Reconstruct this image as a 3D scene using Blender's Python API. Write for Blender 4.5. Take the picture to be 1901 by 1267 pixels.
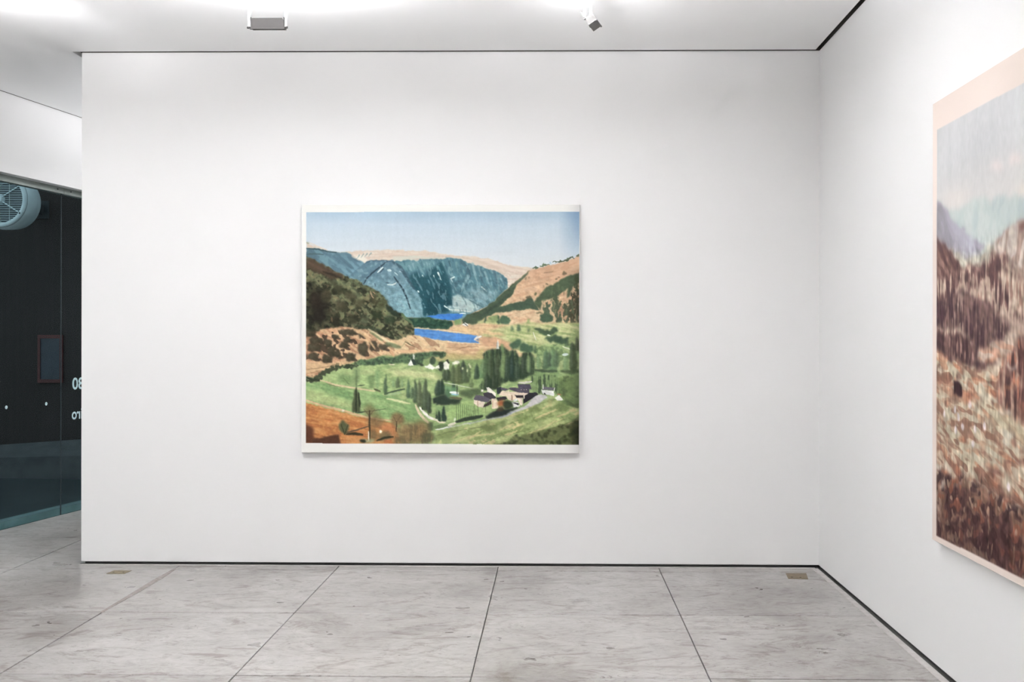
import bpy, math, random
import numpy as np
from mathutils import Vector, Matrix

for o in list(bpy.data.objects):
    bpy.data.objects.remove(o, do_unlink=True)
SC = bpy.context.scene
COL = SC.collection

# ------------------------------------------------------------------ camera, world, exposure
cam_data = bpy.data.cameras.new('camera')
cam = bpy.data.objects.new('camera', cam_data)
COL.objects.link(cam)
cam_data.sensor_width = 36.0
cam_data.lens = 1866.0 / 1901.0 * 36.0
cam_data.shift_x = -0.0255
cam_data.clip_end = 200
cam.matrix_world = (Matrix.Translation((0, 0, 1.5)) @ Matrix.Rotation(0.0157, 4, 'Z')
                    @ Matrix.Rotation(math.pi / 2, 4, 'X') @ Matrix.Rotation(0.0016, 4, 'Z'))
SC.camera = cam

world = bpy.data.worlds.new('dusk_sky')
SC.world = world
world.use_nodes = True
bg = world.node_tree.nodes['Background']
bg.inputs['Color'].default_value = (0.62, 0.75, 0.81, 1)
bg.inputs['Strength'].default_value = 0.47

vs = SC.view_settings
vs.view_transform = 'Standard'
vs.look = 'None'
vs.gamma = 1.0
vs.use_curve_mapping = False
vs.exposure = 1.19
SC.cycles.use_denoising = True
SC.cycles.diffuse_bounces = 5
SC.cycles.glossy_bounces = 2
SC.cycles.max_bounces = 8
SC.cycles.transparent_max_bounces = 12

LAMP_POWER = 66.0       # default floodlight power, used by the added rear fill lamps, watts of light
LAMP_COLOR = (0.985, 0.983, 1.0)

# ------------------------------------------------------------------ helpers
def s2l(c):
    c = np.asarray(c, float) / 255.0
    return np.where(c <= 0.04045, c / 12.92, ((c + 0.055) / 1.055) ** 2.4)

def tag(o, label=None, cat=None, group=None, kind=None):
    if label: o['label'] = label
    if cat: o['category'] = cat
    if group: o['group'] = group
    if kind: o['kind'] = kind
    return o

class MB:
    """collects faces; build() links them as one mesh object"""
    def __init__(s): s.v = []; s.f = []; s.sm = []
    def add(s, verts, faces, smooth=False):
        b = len(s.v); s.v += [tuple(p) for p in verts]
        s.f += [tuple(i + b for i in f) for f in faces]; s.sm += [smooth] * len(faces); return s
    def box(s, lo, hi):
        x0, y0, z0 = lo; x1, y1, z1 = hi
        return s.add([(x0,y0,z0),(x1,y0,z0),(x1,y1,z0),(x0,y1,z0),(x0,y0,z1),(x1,y0,z1),(x1,y1,z1),(x0,y1,z1)],
                     [(0,3,2,1),(4,5,6,7),(0,1,5,4),(1,2,6,5),(2,3,7,6),(3,0,4,7)])
    def bevbox(s, lo, hi, b):
        """box with all edges chamfered by b"""
        lo = np.array(lo, float); hi = np.array(hi, float); c = (lo + hi) / 2; h = (hi - lo) / 2
        vs_, ix = [], {}
        for sx in (-1, 1):
            for sy in (-1, 1):
                for sz in (-1, 1):
                    for ax in range(3):
                        p = c + np.array([sx, sy, sz]) * (h - b); p[ax] = c[ax] + (sx, sy, sz)[ax] * h[ax]
                        ix[(sx, sy, sz, ax)] = len(vs_); vs_.append(p)
        fs = []
        sg = (-1, 1)
        for ax in range(3):
            a, d = [i for i in range(3) if i != ax]
            for s_ in sg:
                q = []
                for (p1, p2) in ((-1,-1),(1,-1),(1,1),(-1,1)):
                    k = [0,0,0]; k[ax] = s_; k[a] = p1; k[d] = p2; q.append(ix[(*k, ax)])
                fs.append(q)
            for p1 in sg:
                for p2 in sg:
                    q = []
                    for (e, fx) in ((-1, a), (1, a), (1, d), (-1, d)):
                        k = [0,0,0]; k[ax] = e; k[a] = p1; k[d] = p2; q.append(ix[(*k, fx)])
                    fs.append(q)
        for sx in sg:
            for sy in sg:
                for sz in sg: fs.append([ix[(sx,sy,sz,i)] for i in range(3)])
        out = []
        for f in fs:
            P = [np.array(vs_[i]) for i in f]; n = np.cross(P[1]-P[0], P[2]-P[0])
            out.append(tuple(f) if n @ (sum(P)/len(P) - c) > 0 else tuple(f[::-1]))
        return s.add(vs_, out)
    def prism(s, poly, z0, z1):
        a = sum(poly[i][0]*poly[(i+1)%len(poly)][1]-poly[(i+1)%len(poly)][0]*poly[i][1] for i in range(len(poly)))
        if a < 0: poly = poly[::-1]
        n = len(poly)
        return s.add([(x,y,z0) for x,y in poly]+[(x,y,z1) for x,y in poly],
                     [tuple(range(n))[::-1], tuple(range(n,2*n))]+[(i,(i+1)%n,n+(i+1)%n,n+i) for i in range(n)])
    def tube(s, pts, r, n=12, caps=True, smooth=True):
        pts = [Vector(p) for p in pts]; rs = r if isinstance(r, (list, tuple)) else [r]*len(pts)
        rings = []
        for i, p in enumerate(pts):
            d = (pts[min(i+1,len(pts)-1)] - pts[max(i-1,0)]).normalized()
            a = d.orthogonal().normalized() if i == 0 else (a - d*a.dot(d)).normalized()
            b = d.cross(a)
            rings.append([p + (a*math.cos(2*math.pi*k/n)+b*math.sin(2*math.pi*k/n))*rs[i] for k in range(n)])
        vs_ = [q for ring in rings for q in ring]
        fs = [(i*n+k, i*n+(k+1)%n, (i+1)*n+(k+1)%n, (i+1)*n+k) for i in range(len(pts)-1) for k in range(n)]
        s.add(vs_, fs, smooth)
        if caps:
            s.add(rings[0], [tuple(range(n))[::-1]]); s.add(rings[-1], [tuple(range(n))])
        return s
    def revolve(s, prof, org, axis, n=48, smooth=True):
        """closed profile of (radius, distance along axis)"""
        ax = Vector(axis).normalized(); a = ax.orthogonal().normalized(); b = ax.cross(a); O = Vector(org)
        m = len(prof)
        vs_ = [O + ax*h + (a*math.cos(2*math.pi*k/n)+b*math.sin(2*math.pi*k/n))*r for k in range(n) for r, h in prof]
        return s.add(vs_, [(k*m+j, ((k+1)%n)*m+j, ((k+1)%n)*m+(j+1)%m, k*m+(j+1)%m) for k in range(n) for j in range(m)], smooth)
    def mesh(s, name):
        me = bpy.data.meshes.new(name); me.from_pydata(s.v, [], s.f)
        me.polygons.foreach_set('use_smooth', s.sm); me.update(); return me
    def build(s, name, mat, parent=None, loc=None):
        return link(name, s.mesh(name), mat, parent, loc)

def link(name, me, mat, parent=None, loc=None):
    if mat and not me.materials: me.materials.append(mat)
    o = bpy.data.objects.new(name, me); COL.objects.link(o)
    if parent: o.parent = parent
    if loc: o.location = loc
    return o

def empty(name, loc=(0,0,0), rz=0):
    o = bpy.data.objects.new(name, None); COL.objects.link(o); o.location = loc; o.rotation_euler = (0,0,rz)
    o.empty_display_size = 0.1
    return o

# ------------------------------------------------------------------ materials
def nodemat(name, rough=0.5, metal=0.0, color=(0.8,0.8,0.8), spec=0.5):
    m = bpy.data.materials.new(name); m.use_nodes = True
    nt = m.node_tree; b = nt.nodes['Principled BSDF']
    b.inputs['Base Color'].default_value = (*color, 1); b.inputs['Roughness'].default_value = rough
    b.inputs['Metallic'].default_value = metal; b.inputs['Specular IOR Level'].default_value = spec
    return m, nt, b

def nd(nt, t, **kw):
    n = nt.nodes.new(t)
    for k, v in kw.items():
        if k in n.inputs: n.inputs[k].default_value = v
        else: setattr(n, k, v)
    return n

def noise_node(nt, vec, scale, detail=4, rough=0.55, dist=0.0, stretch=None):
    if stretch:
        mp = nd(nt, 'ShaderNodeMapping'); mp.inputs['Scale'].default_value = stretch
        nt.links.new(vec, mp.inputs['Vector']); vec = mp.outputs['Vector']
    n = nd(nt, 'ShaderNodeTexNoise'); n.inputs['Scale'].default_value = scale; n.inputs['Detail'].default_value = detail
    n.inputs['Roughness'].default_value = rough; n.inputs['Distortion'].default_value = dist
    nt.links.new(vec, n.inputs['Vector']); return n.outputs['Fac']

def ramp(nt, fac, stops):
    r = nd(nt, 'ShaderNodeValToRGB'); e = r.color_ramp.elements
    while len(e) < len(stops): e.new(0.5)
    for i, (p, c) in enumerate(stops):
        e[i].position = p; e[i].color = (*c, 1) if len(c) == 3 else c
    nt.links.new(fac, r.inputs['Fac']); return r.outputs['Color']

def mixc(nt, mode, fac, a, b):
    m = nd(nt, 'ShaderNodeMix'); m.data_type = 'RGBA'; m.blend_type = mode
    for sock, val in ((m.inputs[0], fac), (m.inputs[6], a), (m.inputs[7], b)):
        if isinstance(val, bpy.types.NodeSocket): nt.links.new(val, sock)
        elif isinstance(val, (int, float)): sock.default_value = val
        else: sock.default_value = (*val, 1)
    return m.outputs[2]

def bump(nt, b, h, strength, dist):
    n = nd(nt, 'ShaderNodeBump'); n.inputs['Strength'].default_value = strength; n.inputs['Distance'].default_value = dist
    nt.links.new(h, n.inputs['Height']); nt.links.new(n.outputs['Normal'], b.inputs['Normal'])

def world_pos(nt): return nd(nt, 'ShaderNodeNewGeometry').outputs['Position']
def obj_pos(nt): return nd(nt, 'ShaderNodeTexCoord').outputs['Object']

def mottled(name, c0, c1, scale, rough=0.5, metal=0.0, bumps=0.0, spec=0.5, stretch=None):
    m, nt, b = nodemat(name, rough, metal, spec=spec)
    f = noise_node(nt, obj_pos(nt), scale, 5, 0.6, 0.2, stretch)
    nt.links.new(ramp(nt, f, [(0.32, c0), (0.68, c1)]), b.inputs['Base Color'])
    if bumps: bump(nt, b, f, bumps, 0.002)
    return m

def wall_paint():
    m, nt, b = nodemat('white_wall_paint', 0.62, spec=0.3)
    p = world_pos(nt)
    big = noise_node(nt, p, 0.9, 3, 0.5, 0.3)
    c = ramp(nt, big, [(0.3, (0.742, 0.737, 0.733)), (0.7, (0.758, 0.753, 0.749))])
    nt.links.new(c, b.inputs['Base Color'])
    return m

def cement():
    m, nt, b = nodemat('burnished_cement', 0.42, spec=0.4)
    p = world_pos(nt)
    info = nd(nt, 'ShaderNodeObjectInfo').outputs['Random']
    cloud = noise_node(nt, p, 1.3, 5, 0.62, 0.8)
    base = ramp(nt, cloud, [(0.30, (0.30, 0.283, 0.272)), (0.43, (0.41, 0.395, 0.384)), (0.58, (0.485, 0.473, 0.463)), (0.75, (0.55, 0.54, 0.532))])
    fine = noise_node(nt, p, 13, 6, 0.75, 1.6, (0.7, 1.2, 1))
    c = mixc(nt, 'MULTIPLY', 0.9, base, ramp(nt, fine, [(0.30, (0.50, 0.47, 0.45)), (0.46, (0.90, 0.885, 0.87)), (0.58, (1.02, 1.02, 1.02)), (0.72, (1.14, 1.14, 1.14))]))
    # trowel burns: darker smeared patches
    burn = noise_node(nt, p, 3.4, 6, 0.7, 2.2, (0.7, 1.5, 1))
    c = mixc(nt, 'MULTIPLY', ramp(nt, burn, [(0.53, (0,0,0)), (0.64, (0.95,0.95,0.95))]), c, (0.60, 0.55, 0.52))
    # short dark nicks
    nick = noise_node(nt, p, 20, 3, 0.6, 2.5, (0.5, 1.0, 1))
    where = noise_node(nt, p, 2.6, 4, 0.6, 0.5)
    k = nd(nt, 'ShaderNodeMath', operation='MULTIPLY')
    nt.links.new(ramp(nt, nick, [(0.615, (0,0,0)), (0.665, (1,1,1))]), k.inputs[0])
    nt.links.new(ramp(nt, where, [(0.42, (0,0,0)), (0.62, (0.85,0.85,0.85))]), k.inputs[1])
    c = mixc(nt, 'MULTIPLY', k.outputs[0], c, (0.40, 0.36, 0.34))
    # slab to slab tone
    c = mixc(nt, 'MULTIPLY', 1.0, c, ramp(nt, info, [(0.0, (0.69, 0.685, 0.68)), (1.0, (0.75, 0.745, 0.735))]))
    nt.links.new(c, b.inputs['Base Color'])
    r = ramp(nt, noise_node(nt, p, 5, 3, 0.6), [(0.3, (0.27,)*3), (0.7, (0.36,)*3)])
    nt.links.new(r, b.inputs['Roughness'])
    bump(nt, b, noise_node(nt, p, 30, 3, 0.65), 0.12, 0.003)
    return m

def glass_mat():
    m = bpy.data.materials.new('clear_glass'); m.use_nodes = True; nt = m.node_tree
    nt.nodes.remove(nt.nodes['Principled BSDF']); out = nt.nodes['Material Output']
    tr = nd(nt, 'ShaderNodeBsdfTransparent'); tr.inputs['Color'].default_value = (0.88, 0.94, 0.945, 1)
    gl = nd(nt, 'ShaderNodeBsdfGlossy'); gl.inputs['Roughness'].default_value = 0.0
    fr = nd(nt, 'ShaderNodeFresnel'); fr.inputs['IOR'].default_value = 1.11
    mx = nd(nt, 'ShaderNodeMixShader')
    bf = nd(nt, 'ShaderNodeMath', operation='SUBTRACT'); bf.inputs[0].default_value = 1.0        # reflect off the outer faces only
    nt.links.new(nd(nt, 'ShaderNodeNewGeometry').outputs['Backfacing'], bf.inputs[1])
    fk = nd(nt, 'ShaderNodeMath', operation='MULTIPLY'); nt.links.new(fr.outputs[0], fk.inputs[0]); nt.links.new(bf.outputs[0], fk.inputs[1])
    nt.links.new(fk.outputs[0], mx.inputs[0]); nt.links.new(tr.outputs[0], mx.inputs[1]); nt.links.new(gl.outputs[0], mx.inputs[2])
    nt.links.new(mx.outputs[0], out.inputs['Surface'])
    return m

def paint_layer():
    m, nt, b = nodemat('oil_paint', 0.75, spec=0.06)
    a = nd(nt, 'ShaderNodeAttribute', attribute_name='paint')
    nt.links.new(a.outputs['Color'], b.inputs['Base Color'])
    bump(nt, b, noise_node(nt, obj_pos(nt), 420, 2, 0.5), 0.05, 0.0006)
    return m

def emit_mat(name, col, s):
    m, nt, b = nodemat(name, 0.4, color=(0.9, 0.9, 0.88))
    b.inputs['Emission Color'].default_value = (*col, 1); b.inputs['Emission Strength'].default_value = s
    return m

M = dict(
    wall=wall_paint(),
    ceil=mottled('matt_ceiling_paint', (0.90, 0.90, 0.90), (0.92, 0.92, 0.92), 1.2, 0.8, spec=0.2),
    cement=cement(),
    slot_shade=mottled('slot_shade_paint', (0.05, 0.043, 0.038), (0.075, 0.066, 0.058), 3, 0.9),  # dark colour stands in for shade inside the ceiling slots
    joint=mottled('dirty_joint', (0.05, 0.045, 0.04), (0.11, 0.10, 0.09), 9, 0.9),
    plinth=mottled('dark_recess_strip', (0.020, 0.020, 0.018), (0.045, 0.042, 0.038), 14, 0.6),
    grout=mottled('pale_cement_fillet', (0.36, 0.34, 0.325), (0.47, 0.45, 0.435), 22, 0.6, bumps=0.3),
    mortar=mottled('worn_mortar', (0.15, 0.13, 0.12), (0.30, 0.27, 0.25), 30, 0.8, bumps=0.3),
    canvas=mottled('primed_canvas', (0.76, 0.75, 0.73), (0.80, 0.79, 0.77), 30, 0.75, bumps=0.1),
    canvas_pink=mottled('pink_primed_canvas', (0.76, 0.66, 0.60), (0.80, 0.70, 0.64), 30, 0.75, bumps=0.1),
    paint=paint_layer(),
    brass=mottled('tarnished_brass', (0.12, 0.088, 0.045), (0.19, 0.145, 0.08), 28, 0.5, 0.35, bumps=0.2),
    brass_worn=mottled('cement_smeared_brass', (0.13, 0.10, 0.05), (0.24, 0.20, 0.13), 20, 0.6, 0.2, bumps=0.3),
    hole=mottled('dark_hole', (0.02, 0.015, 0.01), (0.03, 0.025, 0.02), 30, 0.9),
    fixture=mottled('grey_enamelled_steel', (0.028, 0.026, 0.025), (0.034, 0.031, 0.030), 40, 0.6, 0.0, spec=0.3),
    fixture_mid=mottled('grey_aluminium', (0.11, 0.107, 0.104), (0.14, 0.136, 0.132), 60, 0.5, 0.0, stretch=(1, 12, 1)),
    fixture_pale=mottled('brushed_aluminium', (0.52, 0.51, 0.50), (0.60, 0.59, 0.58), 60, 0.45, 0.5, stretch=(1, 12, 1)),
    rod=mottled('white_rod_enamel', (0.86, 0.86, 0.86), (0.9, 0.9, 0.9), 30, 0.35),
    lamp=emit_mat('halogen_tube', LAMP_COLOR, 30.0),
    glass=glass_mat(),
    rail=mottled('brushed_channel', (0.20, 0.235, 0.22), (0.25, 0.28, 0.265), 20, 0.5, 0.3, stretch=(1, 1, 10)),
    sill=mottled('glass_seat_strip', (0.12, 0.20, 0.215), (0.16, 0.25, 0.265), 12, 0.35, 0.2),
    vinyl=mottled('white_vinyl', (0.82, 0.84, 0.87), (0.85, 0.87, 0.9), 30, 0.5),
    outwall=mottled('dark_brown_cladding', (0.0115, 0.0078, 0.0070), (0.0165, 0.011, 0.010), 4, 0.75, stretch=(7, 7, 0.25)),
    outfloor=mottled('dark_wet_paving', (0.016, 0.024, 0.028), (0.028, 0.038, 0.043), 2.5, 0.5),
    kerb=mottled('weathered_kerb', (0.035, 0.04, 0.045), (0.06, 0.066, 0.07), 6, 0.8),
    fan=mottled('pale_blue_fan_enamel', (0.58, 0.68, 0.72), (0.68, 0.78, 0.82), 8, 0.45),
    fan_dk=mottled('fan_inside', (0.015, 0.02, 0.025), (0.03, 0.035, 0.04), 8, 0.7),
    nred=mottled('dull_red_border', (0.06, 0.012, 0.012), (0.075, 0.016, 0.016), 12, 0.6),
    nblue=mottled('dim_blue_panel', (0.022, 0.030, 0.042), (0.030, 0.040, 0.055), 6, 0.6),
)

# ------------------------------------------------------------------ the room
YW, XR, HC = 6.69, 1.758, 3.43          # face of the back wall, face of the right wall, ceiling height
WX0 = -3.168                            # free left end of the back wall
REAR = -5.0                             # wall behind the photographer
GP = Vector((-4.365, 7.859, 0)); GT = Vector((0.187, 0.9824, 0)).normalized(); GN = Vector((GT.y, -GT.x, 0))
def gp(t, off=0.0): q = GP + GT*t + GN*off; return (q.x, q.y)
FAR = 10.6
t_far = (FAR - GP.y)/GT.y; t_rear = (REAR - GP.y)/GT.y

def clip(poly, p, n):
    out = []
    for i in range(len(poly)):
        a, b = poly[i], poly[(i+1) % len(poly)]
        da = (a[0]-p[0])*n[0]+(a[1]-p[1])*n[1]; db = (b[0]-p[0])*n[0]+(b[1]-p[1])*n[1]
        if da >= 0: out.append(a)
        if da*db < 0: t = da/(da-db); out.append((a[0]+(b[0]-a[0])*t, a[1]+(b[1]-a[1])*t))
    return out
def area(p): return abs(sum(p[i][0]*p[(i+1)%len(p)][1]-p[(i+1)%len(p)][0]*p[i][1] for i in range(len(p))))/2

# floor: a dark bed, and each cement slab a piece of its own
floor = MB().prism([gp(t_rear, 0.0), (XR+0.14, REAR), (XR+0.14, FAR), gp(t_far, 0.0)], -0.05, -0.012).build('floor', M['joint'])
tag(floor, 'light grey burnished cement floor laid in large square slabs', kind='structure')
px, py, gx, gy = 1.061, 1.035, 0.0050, 0.0085
x_j = [-0.366 + px*k for k in range(-8, 3)]; y_j = [5.515 + py*k for k in range(-11, 6)]
slab_me = MB().bevbox((0, 0, -0.014), (px-gx, py-gy, 0), 0.0016).mesh('slab')
for i in range(len(x_j)-1):
    for j in range(len(y_j)-1):
        x0, y0 = x_j[i]+gx/2, y_j[j]+gy/2; x1, y1 = x_j[i+1]-gx/2, y_j[j+1]-gy/2
        q = [(x0,y0),(x1,y0),(x1,y1),(x0,y1)]
        q2 = clip(q, gp(0, 0.004), (GN.x, GN.y)); q2 = clip(q2, (0, REAR), (0, 1)); q2 = clip(q2, (0, FAR), (0, -1)); q2 = clip(q2, (XR-0.003, 0), (-1, 0))
        if len(q2) < 3 or area(q2) < 0.004: continue
        dz = 0.0007*math.sin(i*3.1+j*1.7)-0.0008
        if abs(area(q2)-area(q)) < 1e-4: link('slab', slab_me, M['cement'], floor, (x0, y0, dz))
        else: MB().prism(q2, -0.014, 0).build('slab', M['cement'], floor, (0, 0, dz))

# worn mortar widening one joint near the free end of the wall
MB().prism([(-2.500, 5.50), (-2.484, 5.50), (-2.468, 5.95), (-2.462, 6.30), (-2.476, 6.56), (-2.494, 6.56), (-2.506, 6.25), (-2.502, 5.85)], -0.006, 0.0006).build('mortar_strip', M['mortar'], floor)

# ceiling with an open slot around the head of the back wall and along the right wall
SL = 0.031
ce = MB().prism([gp(t_rear, 0.124), (XR-SL, REAR), (XR-SL, YW-0.021), (WX0-0.055, YW-0.021), (WX0-0.055, FAR), gp(t_far, 0.124)], HC, HC+0.03)
ceiling = ce.build('ceiling', M['ceil']); tag(ceiling, 'flat white ceiling with a dark slot where it meets the walls', kind='structure')
light_block_slab = MB().prism([gp(t_rear, -0.2), (XR+0.3, REAR-0.3), (XR+0.3, FAR+0.3), gp(t_far, -0.2)], HC+0.35, HC+0.40).build('light_block_slab', M['slot_shade'])  # unseen slab added to keep light out above the ceiling slots
tag(light_block_slab, 'unseen dark slab added above the ceiling to stop light', kind='structure')
MB().box((WX0-0.05, YW+0.25, HC+0.001), (XR, FAR, HC+0.03)).build('ceiling_panel', M['ceil'], ceiling)

GAPB = 0.016
tag(MB().box((WX0, YW+0.004, HC), (XR+0.12, YW+0.24, HC+0.34)).build('trim_6', M['slot_shade']), 'dark fill painting the shade in the slot above the back wall', kind='structure')  # dark boxes put the slot's shade into colour
tag(MB().box((XR+0.004, REAR, HC), (XR+0.12, YW, HC+0.34)).build('trim_7', M['slot_shade']), 'dark fill painting the shade in the slot above the right wall', kind='structure')
wb = MB().bevbox((WX0, YW, GAPB), (XR+0.12, YW+0.24, HC), 0.003).build('wall_back', M['wall'])
tag(wb, 'white free-ended gallery wall carrying the valley painting', kind='structure')
wr = MB().box((XR, REAR, GAPB), (XR+0.12, YW, HC)).build('wall_right', M['wall'])
tag(wr, 'white side wall carrying the brown mountain painting', kind='structure')
MB().box((XR, YW+0.24, 0), (XR+0.12, FAR, HC+0.12)).build('wall_panel', M['wall'], wr)
tag(MB().box((WX0+0.02, YW+0.02, 0), (XR+0.12, YW+0.2, GAPB)).build('baseboard_back', M['plinth']), 'dark recessed strip under the back wall', kind='structure')
tag(MB().box((XR+0.012, REAR, -0.012), (XR+0.12, YW+0.02, GAPB)).build('baseboard_right', M['plinth']), 'dark recessed strip under the right wall', kind='structure')
# narrow groove and pale cement fillet running in front of the recess
tag(MB().box((WX0-0.01, YW-0.012, -0.004), (XR-0.012, YW+0.02, 0.0012)).build('trim_1', M['plinth']), 'dark groove in the floor along the back wall', kind='structure')
tag(MB().box((XR-0.014, REAR, -0.004), (XR+0.012, YW-0.012, 0.0012)).build('trim_2', M['plinth']), 'dark groove in the floor along the right wall', kind='structure')
tag(MB().bevbox((WX0-0.01, YW-0.022, -0.004), (XR-0.03, YW-0.012, 0.003), 0.0015).build('trim_3', M['grout']), 'thin pale cement fillet in front of the back wall', kind='structure')
tag(MB().bevbox((XR-0.05, REAR, -0.004), (XR-0.014, YW-0.03, 0.003), 0.0015).build('trim_4', M['grout']), 'thin pale cement fillet in front of the right wall', kind='structure')
tag(MB().box((-7.4, REAR-0.12, 0), (XR+0.12, REAR, HC+0.12)).build('wall_rear', M['wall']), 'white wall behind the viewer', kind='structure')
tag(MB().box((-3.95, FAR, 0), (XR+0.12, FAR+0.1, HC+0.12)).build('wall_far', M['wall']), 'white wall at the end of the passage', kind='structure')

# left side: white header above the glazing, solid wall nearer the viewer
HB = 2.806
t_open = -2.2
hd = MB().prism([gp(t_open, 0.11), gp(t_far, 0.11), gp(t_far, -0.06), gp(t_open, -0.06)], HB, HC)
hd.prism([gp(t_rear, 0.11), gp(t_open, 0.11), gp(t_open, -0.06), gp(t_rear, -0.06)], 0.0, HC)
wl = hd.build('wall_left', M['wall']); tag(wl, 'white wall above the glass front on the left', kind='structure')

tag(MB().prism([gp(t_rear, 0.10), gp(t_far, 0.10), gp(t_far, -0.06), gp(t_rear, -0.06)], HC, HC+0.34).build('trim_8', M['slot_shade']), 'dark fill painting the shade in the slot above the left wall', kind='structure')  # same dark fill for the shade along the header

# glazing
win = empty('window_1', (GP.x, GP.y, 0)); tag(win, 'frameless dark glass front on the left with white lettering', kind='structure')
win.rotation_euler = (0, 0, math.atan2(GT.y, GT.x))      # local x runs along the glass, local -y is the room side
L1 = t_far - 0.1
chn = MB()
chn.box((t_open, -0.03, 2.755), (0.712, 0.03, HB)); chn.build('top_channel', M['rail'], win)
MB().box((0.716, -0.03, 2.755), (L1, 0.03, HB)).build('top_channel', M['rail'], win)
for t in (0.63, 0.80):
    MB().tube([(t, -0.036, 2.785), (t, -0.029, 2.785)], 0.006, 10).build('screw', M['fan_dk'], win)
MB().box((t_open, 0.008, 0.0), (0.7135, 0.09, 0.062)).build('seat_strip', M['sill'], win)
MB().box((0.7145, 0.008, 0.0), (L1, 0.09, 0.062)).build('seat_strip', M['sill'], win)
for a, b in ((t_open+0.005, 0.7145), (0.7175, L1)):
    MB().box((a, -0.005, 0.0), (b, 0.005, 2.756)).build('glass_pane', M['glass'], win)
MB().box((0.7145, -0.0052, 0.0), (0.7175, 0.0052, 2.756)).build('glass_joint', M['kerb'], win)
for t in (-0.392, 0.074, 0.540):
    MB().tube([(t, 0.0052, 0.965), (t, 0.0062, 0.965)], 0.0145, 24).build('dot', M['vinyl'], win)

def lettering(body, height_of, h, right_t, base_z, wide):
    """vinyl letters on the street side of the glass, so they read backwards from the room"""
    cu = bpy.data.curves.new('letters', 'FONT'); cu.body = body; cu.size = 1.0; cu.resolution_u = 6; cu.offset = 0.020
    t = bpy.data.objects.new('letters', cu); COL.objects.link(t)
    dg = bpy.context.evaluated_depsgraph_get(); me = bpy.data.meshes.new_from_object(t.evaluated_get(dg))
    n = len(me.vertices); co = np.zeros(n*3); me.vertices.foreach_get('co', co); co = co.reshape(-1, 3)
    bpy.data.objects.remove(t); bpy.data.curves.remove(cu)
    w = co[:, 0].max(); s = h/height_of
    # from the street the text runs towards -x of the pane
    out = np.stack([right_t - (co[:, 0]-w)*s*wide, np.full(n, 0.0058), base_z + co[:, 1]*s], 1)
    me.vertices.foreach_set('co', out.ravel()); me.update()
    return link('lettering', me, M['vinyl'], win)
lettering('80', 0.70, 0.100, 0.874, 1.071, 1.14)
lettering('iro', 0.53, 0.072, 0.868, 0.809, 0.94)

# the dark yard beyond the glass
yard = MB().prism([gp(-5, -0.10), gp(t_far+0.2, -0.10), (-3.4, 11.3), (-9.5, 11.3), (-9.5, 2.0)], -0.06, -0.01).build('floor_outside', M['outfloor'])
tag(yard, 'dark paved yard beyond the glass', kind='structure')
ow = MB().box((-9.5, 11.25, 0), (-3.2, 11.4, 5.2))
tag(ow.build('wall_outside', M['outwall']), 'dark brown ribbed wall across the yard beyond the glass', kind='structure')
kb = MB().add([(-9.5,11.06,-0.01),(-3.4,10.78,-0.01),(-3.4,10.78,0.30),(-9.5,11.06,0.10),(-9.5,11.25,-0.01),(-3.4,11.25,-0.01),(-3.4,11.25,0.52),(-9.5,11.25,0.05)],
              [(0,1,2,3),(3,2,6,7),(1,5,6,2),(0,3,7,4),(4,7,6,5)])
tag(kb.build('trim_5', M['kerb']), 'low grey kerb at the foot of the yard wall', kind='structure')

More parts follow.
